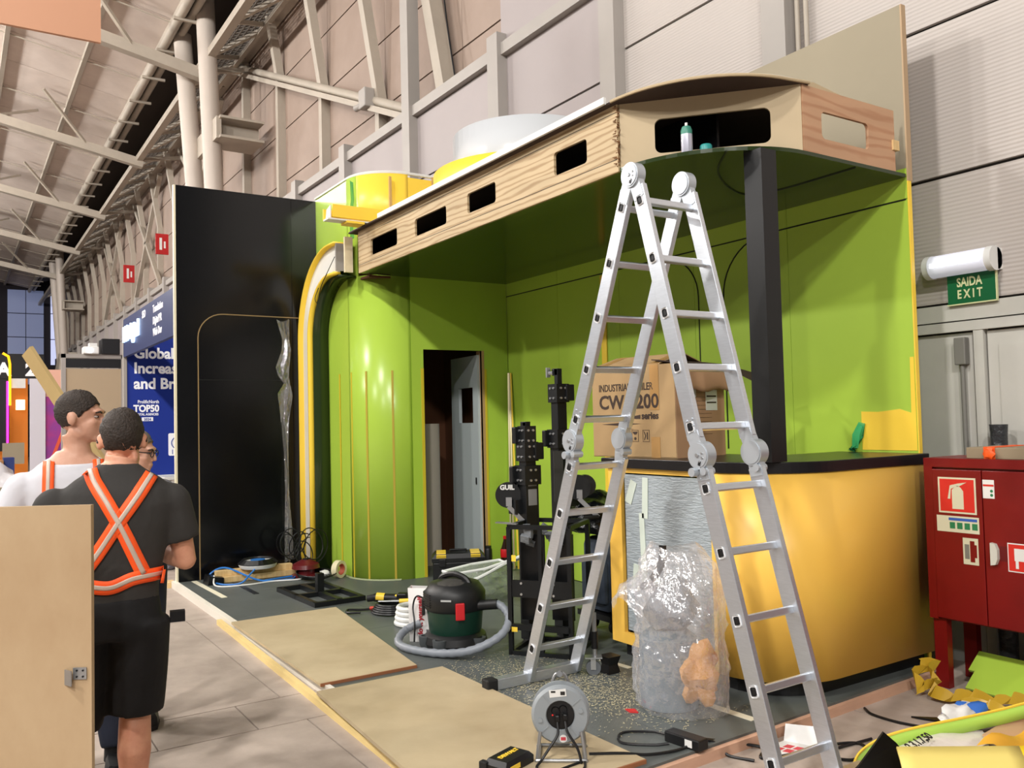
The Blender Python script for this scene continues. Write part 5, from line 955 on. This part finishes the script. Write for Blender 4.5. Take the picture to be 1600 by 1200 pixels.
def person(name, label, loc, rz, D):
    t = thing(name, label, 'person', loc, rz=rz)
    b = B(); H_ = Matrix.Translation(D['head']) @ Matrix.Rotation(D.get('yaw', 0), 4, 'Z') @ Matrix.Rotation(D.get('pitch', 0), 4, 'X')
    head_parts(b, H_)
    nk = Vector(D['neck']); hb = H_ @ Vector((0, .02, -.08)); b.tube([nk-Vector((0, 0, .06)), nk, (nk+hb)/2, hb], [.075, .062, .056, .06], 16)
    b.loft([ell(z, cx, cy, w*.92, d*.9) for z, cx, cy, w, d in D['torso']])
    for k, (sh, el, wr) in enumerate(D['arms']):
        sh, el, wr = Vector(sh), Vector(el), Vector(wr)
        b.tube([sh, sh.lerp(el, .35), el], [.054, .05, .04], 14).sph(el, .041, 12).tube([el, el.lerp(wr, .3), wr], [.041, .042, .027], 14).sph(sh, .056, 12)
        hand(b, wr, (wr-el), D.get('hup', (0, 0, 1)), 1 if k else -1)
    for hp, kn, an in D['legs']:
        hp, kn, an = Vector(hp), Vector(kn), Vector(an)
        b.tube([hp, hp.lerp(kn, .4), kn], [.085, .078, .056], 16).sph(kn, .056, 14).tube([kn, kn.lerp(an, .12)+Vector((0, .012, 0)), kn.lerp(an, .33)+Vector((0, .022, 0)), kn.lerp(an, .7), an], [.056, .058, .06, .042, .034], 16)
        b.obox(an+Vector((0, -.05, -.045)), (.075, .2, .06), None, .02)
    o = obj('body', b, D['skin'], t, True); mod_remesh(o, .0065, 5, .5)
    o = obj('shirt', (lambda q: [q.tube([Vector(s), Vector(s).lerp(Vector(e), D.get('sl', .62))], [.07, .074], 16) for s, e, w in D['arms']] and [q.sph(Vector(s)+Vector((0, 0, -.005)), (.068, .07, .066), 14) for s, e, w in D['arms']] and q)(B().loft([[(x, y, z-D.get('vneck', 0)*max(0, -(y-r[2])/r[4])*(r[0] > 1.45)) for x, y, z in ell(*r)] for r in [(z, cx, cy, w, d) for z, cx, cy, w, d in (D['torso'][:-D['cut']] if 'cut' in D else D['torso'])]])), D['tee'], t, True); mod_remesh(o, .011, 6, .5); shirt = o
    q = B().loft([ell(*r) for r in D['pelvis']])
    for hp, kn, an in D['legs']:
        hp, kn, an = Vector(hp), Vector(kn), Vector(an); e = kn if D['shorts'] else an+Vector((0, 0, .02)); r1, r2 = (.115, .108) if D['shorts'] else (.1, .075)
        if D['shorts']: q.tube([hp+Vector((0, 0, .02)), hp.lerp(kn, .5), kn+Vector((0, 0, .01))], [.115, .112, .105], 18)
        else: q.tube([hp+Vector((0, 0, .02)), hp.lerp(kn, .6), kn, kn.lerp(e, .6), e], [.105, .095, .08, .07, .065], 18)
    o = obj('shorts' if D['shorts'] else 'trousers', q, D['legm'], t, True); mod_remesh(o, .011, 6, .5); sho = o
    for hp, kn, an in D['legs']:
        an = Vector(an); s_ = obj('shoe', B().loft([[(an.x+x*sx, an.y+y, an.z-.085+z) for x, y in ((-.04, -.19), (-.015, -.21), (.015, -.21), (.04, -.19), (.047, -.1), (.04, .0), (.036, .05), (0, .065), (-.036, .05), (-.04, 0), (-.047, -.1))] for z, sx in ((.0, 1.05), (.02, 1.1), (.055, 1.0), (.075, .75))]).cyl((an.x, an.y, an.z-.05), (an.x, an.y+.005, an.z+.03), .05, .046, 16), M_shoe, t, True)
        obj('sole', B().loft([[(an.x+x*sx, an.y+y, an.z-.095+z) for x, y in ((-.04, -.195), (-.015, -.215), (.015, -.215), (.04, -.195), (.05, -.1), (.04, .0), (.038, .055), (0, .07), (-.038, .055), (-.04, 0), (-.05, -.1))] for z, sx in ((.0, 1.05), (.022, 1.1))]), M_sole, s_); obj('heel_tab', B().box(an.x-.018, an.x+.018, an.y+.04, an.y+.058, an.z-.01, an.z+.045, .005), M_shoeb, s_)
    # hair: shell cut by a sloping hairline
    bm = bmesh.new(); bmesh.ops.create_uvsphere(bm, u_segments=32, v_segments=22, radius=1, matrix=H_ @ Matrix.Translation((0, .014, .026)) @ Matrix.Diagonal((.0775, .0965, .0965, 1)))
    for (co, no) in D.get('hair', [((0, -.055, .04), (0, .75, .66)), ((0, .05, -.06), (0, .15, 1))]):
        bmesh.ops.bisect_plane(bm, geom=bm.verts[:]+bm.edges[:]+bm.faces[:], plane_co=H_ @ Vector(co), plane_no=(H_.to_3x3() @ Vector(no)).normalized(), clear_inner=True)
    rn = random.Random(4)
    for v in bm.verts: v.co += Vector((rn.uniform(-.003, .003), rn.uniform(-.003, .003), rn.uniform(-.003, .003)))
    o = obj('hair', bm, D['hairm'], t, True); mod_solid(o, .005, 0)
    for s in (-1, 1):
        ey = obj('eye', B().sph(H_ @ Vector((s*.031, -.077, -.002)), (.011, .009, .0055), 12), mat('eye_white', (150, 138, 130), .3), t, True); obj('iris', B().sph(H_ @ Vector((s*.031, -.0835, -.002)), .0055, 8), M_black, ey, True)
        obj('eyebrow', B().tube([H_ @ Vector((s*.014, -.096, .016)), H_ @ Vector((s*.032, -.094, .021)), H_ @ Vector((s*.05, -.08, .016))], [.004, .005, .003], 6), M_hair, t, True)
    if D.get('glasses'):
        g = B()
        for s in (-1, 1): g.tube([H_ @ Vector((s*.033+.023*math.cos(a), -.1, -.004+.018*math.sin(a))) for a in [i/16*2*PI for i in range(16)]], .0028, 6, closed=True); g.tube([H_ @ Vector((s*.057, -.097, .002)), H_ @ Vector((s*.084, -.06, .002)), H_ @ Vector((s*.088, .015, .004)), H_ @ Vector((s*.086, .03, -.018))], .003, 6)
        g.tube([H_ @ Vector((-.012, -.101, 0)), H_ @ Vector((.012, -.101, 0))], .0028, 6)
        obj('glasses', g, M_black, t)
    return t, shirt, H_
def strap(parent, target, pts, w, normal, name='hi_vis_strap'):
    """hi-vis webbing that hugs the shirt: orange band with a grey reflective middle"""
    sp_ = [Vector(p) for p in spline(pts, 14)]; nv = Vector(normal)
    for ww, off, m, nm in ((w, .007, M_or, name), (w*.32, .0095, M_refl, 'reflective_stripe')):
        rows = []
        for i, p in enumerate(sp_):
            d = (sp_[min(i+1, len(sp_)-1)]-sp_[max(i-1, 0)]).normalized(); s = d.cross(nv).normalized()*ww/2; rows.append([p-s, p-s*.33, p+s*.33, p+s])
        o = obj(nm, B().loft(rows, close=False, caps=False), m, parent, True)
        k = o.modifiers.new('shrinkwrap', 'SHRINKWRAP'); k.target = target; k.wrap_method = 'PROJECT'; k.use_project_x = False; k.use_project_y = True; k.use_negative_direction = True; k.use_positive_direction = True; k.offset = off; k.wrap_mode = 'ABOVE_SURFACE'
        mod_solid(o, .003, 0)
# dark T-shirt, back to the camera (local -y is where he faces, so image right is local -x)
dk = {'head': (-.015, -.06, 1.535), 'pitch': .32, 'neck': (.0, -.005, 1.41), 'skin': M_skin, 'tee': M_tee, 'shorts': True, 'legm': M_short, 'hairm': M_hair, 'sl': .66,
      'torso': [(.88, .03, .0, .175, .115), (.98, .03, 0, .172, .115), (1.1, .02, 0, .185, .12), (1.22, .01, .005, .205, .125), (1.29, .0, .005, .212, .12), (1.345, .0, 0, .2, .108), (1.39, .0, -.005, .15, .085), (1.425, .0, -.005, .095, .07), (1.45, 0, -.008, .066, .062)],
      'arms': [((.215, 0, 1.305), (.285, -.02, 1.07), (.12, -.25, 1.06)), ((-.19, 0, 1.305), (-.24, -.03, 1.06), (-.06, -.25, 1.12))],
      'pelvis': [(.80, .03, 0, .18, .125), (.88, .03, 0, .182, .125), (.955, .03, 0, .172, .118)], 'legs': [((.13, 0, .84), (.16, -.02, .46), (.17, .03, .095)), ((-.07, 0, .84), (-.055, -.02, .50), (-.045, .03, .095))], 'hair': [((0, -.06, .05), (0, .8, .6)), ((0, .06, -.058), (0, .35, 1))], 'glasses': True}
dp, dsh, _ = person('person', 'man in charcoal T-shirt, black shorts and orange harness, seen from behind', (-3.58, .53, 0), math.radians(80.2+180), dk)
bk_ = (0, 1, 0)
strap(dp, dsh, [(.09, .14, 1.425), (.075, .16, 1.38), (.03, .16, 1.3), (-.02, .16, 1.2), (-.085, .15, 1.04)], .05, bk_)
strap(dp, dsh, [(-.115, .14, 1.40), (-.07, .16, 1.33), (.0, .16, 1.23), (.07, .16, 1.12), (.135, .15, 1.03)], .05, bk_)
strap(dp, dsh, [(.2, .1, 1.03), (.13, .14, 1.02), (.03, .16, 1.0), (-.05, .16, 1.025), (-.125, .14, 1.03), (-.16, .12, 1.025)], .05, bk_)
obj('cargo_loop', B().box(-.235, -.18, -.02, .02, .83, .87), M_short, dp)
# white T-shirt, body towards the camera, head turned to the right
wt = {'head': (.03, -.01, 1.64), 'yaw': math.radians(72), 'pitch': .02, 'neck': (.015, .0, 1.475), 'skin': M_skin2, 'tee': M_teew, 'shorts': False, 'legm': M_navy, 'hairm': M_hair, 'sl': .6,
      'torso': [(.92, .0, .0, .17, .115), (1.05, .0, 0, .172, .115), (1.2, .0, 0, .19, .12), (1.31, .0, .0, .212, .122), (1.37, .0, .0, .2, .11), (1.42, .0, 0, .15, .09), (1.455, .0, .005, .105, .078), (1.485, 0, .01, .075, .068)], 'cut': 1, 'vneck': .03,
      'arms': [((-.205, 0, 1.335), (-.31, .0, 1.1), (-.2, -.2, .98)), ((.205, 0, 1.335), (.27, -.02, 1.1), (.12, -.24, 1.06))],
      'pelvis': [(.82, .0, 0, .17, .12), (.9, .0, 0, .175, .12), (.97, .0, 0, .168, .116)], 'legs': [((-.09, 0, .86), (-.1, -.02, .48), (-.1, .02, .095)), ((.09, 0, .86), (.13, .02, .48), (.17, .02, .095))], 'hair': [((0, -.062, .045), (0, .72, .69)), ((0, .05, -.045), (0, .3, 1)), ((0, -.05, -.02), (0, .95, .3))]}
wp, wsh, _ = person('person', 'man in white T-shirt and orange braces looking to the right', (-4.44, .47, 0), math.radians(84), wt)
strap(wp, wsh, [(-.098, -.12, 1.435), (-.098, -.16, 1.40), (-.1, -.16, 1.3), (-.1, -.16, 1.1), (-.1, -.15, .98)], .045, (0, -1, 0))
strap(wp, wsh, [(.1, -.12, 1.435), (.1, -.16, 1.40), (.1, -.16, 1.3), (.1, -.16, 1.1), (.1, -.15, .98)], .045, (0, -1, 0))
# third man almost hidden
td = {'head': (.015, -.03, 1.525), 'yaw': math.radians(70), 'pitch': .15, 'neck': (.0, .0, 1.39), 'skin': M_skin2, 'tee': mat('grey_tee', (120, 120, 126), .85), 'shorts': False, 'legm': M_navy, 'hairm': M_hair3, 'sl': .6,
      'torso': [(.88, .0, .0, .165, .115), (1.05, .0, 0, .165, .115), (1.2, .0, 0, .18, .12), (1.3, .0, .0, .19, .12), (1.35, .0, .0, .17, .1), (1.39, .0, .01, .085, .07)],
      'arms': [((-.19, 0, 1.3), (-.22, -.04, 1.05), (-.1, -.2, 1.15)), ((.15, 0, 1.3), (.14, -.08, 1.05), (.02, -.24, 1.1))],
      'pelvis': [(.8, .0, 0, .165, .12), (.88, .0, 0, .17, .12), (.93, .0, 0, .16, .116)], 'legs': [((-.09, 0, .84), (-.1, -.02, .47), (-.1, .02, .095)), ((.07, 0, .84), (.07, -.02, .47), (.07, .02, .095))], 'glasses': True}
person('person', 'man with glasses almost hidden behind the man in charcoal T-shirt', (-5.06, .83, 0), math.radians(80), td)[0].scale = (.96, .96, .955)
# plywood panel held up at the left edge, plank behind
pn = thing('plywood_panel', 'upright birch plywood panel with steel bracket at the left edge', 'panel', (-2.96, .2, 0))
pa, pb_ = Vector((-3.12, -.02, 0)), Vector((-2.885, .352, 0)); dd = (pb_-pa).normalized(); nn = Vector((dd.y, -dd.x, 0))
obj('sheet', B().prism([tuple((pa-dd*.5).xy), tuple(pb_.xy), tuple((pb_-nn*.018).xy), tuple((pa-dd*.5-nn*.018).xy)], 'z', 0, 1.352), M_ply, pn)
bp_ = pb_-dd*.045
obj('bracket', B().obox(bp_+dd*.012+nn*.004+Vector((0, 0, .852)), (.04, .003, .035), Matrix((dd, nn, Vector((0, 0, 1)))).transposed()).obox(bp_-dd*.018+nn*.014+Vector((0, 0, .842)), (.035, .003, .045), Matrix((dd, nn, Vector((0, 0, 1)))).transposed() @ Matrix.Rotation(.6, 3, 'Z')), M_steel, pn)
b = B()
for k in range(4): c = bp_+dd*(.004+.018*(k % 2))+nn*.005+Vector((0, 0, .843+.018*(k//2))); b.cyl(c, c+nn*.003, .003, n=8)
tag(obj('bracket_screws', b, M_black, pn), 'small black screw heads', kind='stuff')
pl0, pl1 = Vector((-5.30, .34, 2.01)), Vector((-4.99, .77, 1.2))
tag(obj('loose_plank', B().bar(pl0, pl1, .02, .09, (.84, .54, 0)), mat('plank_tan', (190, 164, 112), .6, noise=(4, .1))), 'tan timber plank slanting up behind the man in white', 'plank')
tag(obj('tan_table_edge', B().box(-5.6, -5.4, -.5, .22, 1.0, 1.18), mat('tan_block', (206, 186, 148), .7)), 'pale board edge behind the plywood panel at far left', 'board') if False else None
# ================================================================ neighbouring stands on the left
XB = -12.2
M_blue = mat('booth_blue', (20, 50, 150), .5, noise=(1, .1)); M_navyb = mat('fascia_navy', (42, 52, 96), .4); M_wtxt = mat('white_print_glow', (240, 240, 244), .5, emit=((240, 240, 244), .15))  # the white lettering carries a faint glow of its own
bo = thing('blue_booth', 'blue booth wall with white agency lettering beyond the black wall', 'booth', (XB, 3, 0))
obj('blue_wall', B().box(XB-.06, XB, 1.92, 4.9, .95, 2.95), M_blue, bo); obj('wall_frame', B().box(XB-.08, XB+.02, 1.88, 1.92, 0, 3.0), M_steelg, bo)
obj('lower_wall', B().box(XB-.06, XB, 1.92, 4.9, 0, .95), M_white, bo); obj('counter_top', B().box(XB, XB+.4, 2.3, 4.0, .9, .94), M_white, bo); obj('counter_body', B().box(XB, XB+.36, 2.35, 4.0, 0, .9), M_white, bo)
u, v = (0, 1, 0), (0, 0, 1)
for s_, z in (('Global', 2.505), ('Increase', 2.305), ('and Brand', 2.1)): text('lettering', s_, .2, M_wtxt, bo, (XB+.002, 2.005, z), u, v, 'LEFT', .006, .003, .95)
text('lettering', 'ProlificNorth', .062, M_wtxt, bo, (XB+.002, 2.05, 1.905), u, v, 'LEFT', .001, .003, .8); text('lettering', 'TOP50', .125, M_wtxt, bo, (XB+.002, 2.0, 1.795), u, v, 'LEFT', .005, .003, .86); text('lettering', 'DIGITAL AGENCIES', .042, M_wtxt, bo, (XB+.002, 2.01, 1.745), u, v, 'LEFT', .001, .003, .82)
obj('year_plate', B().box(XB, XB+.004, 2.1, 2.24, 1.67, 1.72), M_wtxt, bo); text('lettering', '2024', .045, M_blue, bo, (XB+.005, 2.17, 1.678), u, v, 'CENTER', .001, .003)
obj('poster_icon', B().prism(rrect(2.43, 2.7, 1.2, 1.5, .02), 'x', XB, XB+.004), M_wtxt, bo); obj('icon_ring', B().tube([(XB+.006, 2.55+.08*math.cos(a), 1.37+.08*math.sin(a)) for a in [i/24*2*PI for i in range(24)]], .006, 5, closed=True), M_blue, bo); text('lettering', 'I', .09, M_blue, bo, (XB+.005, 2.47, 1.22), u, v)
fs = thing('booth_fascia', 'navy fascia board with service names and glowing lettering', 'fascia', (-10.7, 1.9, 2.5))
obj('board', B().box(XB, -9.05, 1.88, 1.93, 2.51, 3.0), M_navyb, fs)
M_glow = mat('lit_letters', (235, 245, 255), .4, emit=((170, 205, 255), 2.2))
text('lit_lettering', 'ICS-digital', .27, M_glow, fs, (-12.12, 1.875, 2.7), (1, 0, 0), v, 'LEFT', .006, .02, 1.0)
for s_, x, z in (('SEO', -10.85, 2.87), ('Translation', -10.2, 2.86), ('Digital PR', -10.2, 2.73), ('Web Dev', -10.2, 2.6)): text('lettering', s_, .12, M_wtxt, fs, (x, 1.878, z), (1, 0, 0), v, 'LEFT', .002, .002)
# beige booth with dark header
M_bei = mat('booth_beige', (176, 156, 128), .6)
be = thing('beige_booth', 'plain beige booth wall with black header strip', 'booth', (-17, 2.1, 0))
obj('panel', B().box(-17.05, -17, 1.68, 2.62, 0, 2.66), M_bei, be); obj('header', B().box(-17.05, -16.99, 1.68, 2.58, 2.68, 2.84), M_black, be); obj('frame', B().box(-17.06, -16.97, 1.61, 1.68, 0, 2.92).box(-17.06, -16.97, 2.58, 2.66, 0, 2.92).box(-17.06, -16.97, 1.61, 2.66, 2.85, 2.92), M_steelg, be)
pr = thing('projector', 'lit white projector lamp on top of the beige booth', 'lamp', (-17, 2.0, 2.92)); obj('case', B().box(-17.15, -16.85, 1.95, 2.2, 2.92, 3.05, .02), M_white, pr); obj('lens', B().cyl((-16.86, 2.05, 2.98), (-16.83, 2.05, 2.98), .05, n=16), mat('lens_glow', (230, 240, 255), .3, emit=((225, 238, 255), 4)), pr); obj('bracket', B().box(-17.1, -16.95, 2.05, 2.18, 3.05, 3.12), M_white, pr)
tag(obj('black_cabinet_box', B().box(-17.3, -16.9, 2.25, 2.55, 2.92, 3.2, .01), M_black), 'black box standing on the beige booth', 'box')
ps = thing('poster_wall', 'pink and violet poster panel with white side beside the beige booth', 'poster', (-18, 1.4, 0))
m_p = mat('poster_pink', (206, 50, 110), .5, noise=(1.3, .2), rgb2=(110, 60, 160))
obj('poster', B().box(-18.05, -18, 1.44, 1.75, 0, 2.7), m_p, ps); obj('poster_top', B().box(-18.049, -17.998, 1.44, 1.75, 2.2, 2.7), mat('poster_peach', (226, 176, 156), .5), ps)
obj('blue_figure', B().prism([(1.62, .9), (1.74, .95), (1.75, 1.15), (1.6, 1.05)], 'x', -18, -17.99), mat('fig_blue', (40, 70, 180), .5), ps); obj('orange_figure', B().prism([(1.54, 1.1), (1.58, 1.05), (1.74, 1.5), (1.7, 1.55)], 'x', -18, -17.99), mat('fig_orange', (226, 90, 60), .5), ps)
obj('white_side', B().box(-18.0, -17.95, 1.19, 1.44, 0, 2.53), mat('panel_lilac', (206, 204, 214), .5), ps)
# far lit bar booth
fb = thing('orange_booth', 'far black booth with orange interior and magenta neon line', 'booth', (-24, 1.3, 0)); XF = -24
obj('black_header', B().box(XF-.1, XF, -1.0, 1.9, 2.85, 3.45), M_black, fb); obj('orange_wall', B().box(XF-.9, XF-.8, .9, 1.6, 0, 2.9), mat('orange_wall_glow', (236, 140, 50), .6, emit=((236, 130, 40), .12)), fb); obj('white_reveal', B().box(XF-.1, XF, 1.18, 1.5, 2.62, 2.85), M_white, fb)  # orange wall glows slightly, standing in for light inside the booth
obj('neon', B().box(XF-.02, XF+.02, 1.10, 1.14, 1.3, 2.78), mat('neon_magenta', (255, 40, 220), .4, emit=((255, 40, 220), 3)), fb); obj('black_side', B().box(XF-.1, XF-.02, -1.0, 1.16, 1.1, 2.9), M_black, fb); obj('yellow_arch', B().tube([(XF+.02, 1.17, 2.2), (XF+.02, 1.17, 3.2), (XF+.02, 1.14, 3.38), (XF+.02, 1.02, 3.46)], .03, 6), mat('neon_yellow', (255, 190, 30), .4, emit=((255, 180, 20), 1.2)), fb)
text('lettering', 'A', .42, M_wtxt, fb, (XF+.01, .9, 2.93), u, v, 'LEFT', .02, .01); text('lettering', '2', .42, M_wtxt, fb, (XF+.01, 1.5, 2.93), u, v, 'LEFT', .02, .01)
obj('lamp', B().cyl((XF-.5, 1.42, 2.1), (XF-.5, 1.42, 2.35), .1, n=14), mat('warm_lamp', (255, 230, 190), .4, emit=((255, 225, 180), 2)), fb, True)
obj('bar_front', B().box(XF+.3, XF+.4, 1.0, 1.45, .8, 1.3), M_raw, fb)
cf = thing('blue_carton_pile', 'blue and dark cartons stacked under the orange booth bar', 'carton', (-22, 1.1, 0)); obj('carton', B().box(-22.3, -21.8, .95, 1.15, 0, 1.0), mat('carton_navy', (30, 50, 110), .6), cf); obj('carton', B().box(-22.2, -21.7, .6, .94, 0, .7), M_blackm, cf); obj('carton', B().box(-22.2, -21.7, .6, .94, .71, .95), mat('carton_tan', (150, 110, 70), .7), cf)
tag(crumple('clear_wrap_heap', (-15, .55, .55), (.3, .35, .55), mat('wrap_white', (206, 204, 206), .25, bump=(6, .8)), None, 7, 3, .2, .95), 'heap of crumpled clear wrap at the far left', 'wrap')
tag(obj('low_partition', B().box(-9.0, -8.9, -.6, .72, 0, 1.08), M_raw), 'low raw board partition behind the plywood panel', 'partition')
rb = thing('red_bag', 'bright red bag on the floor beside the black wall edge', 'bag', (-10.2, 1.95, 0)); crumple('body', (-10.2, 1.95, .3), (.1, .13, .16), mat('bag_red', (226, 50, 44), .5), rb, 3, 3, .15, .9); obj('strap', B().tube(spline([(-10.2, 1.87, .42), (-10.2, 1.95, .52), (-10.2, 2.03, .42)], 5), .01, 6), M_black, rb)
tag(crumple('grey_bag', (-10.3, 2.0, .08), (.18, .18, .09), mat('bag_grey', (120, 116, 124), .7), None, 13, 3, .2, .9), 'grey bag lying under the red bag', 'bag')
tag(obj('pine_block', B().box(-9.2, -9.02, 1.78, 1.86, 0, .05), M_pine), 'small pine block at the foot of the black wall edge', 'block')
hf = [(-9.0-.0, 0)]
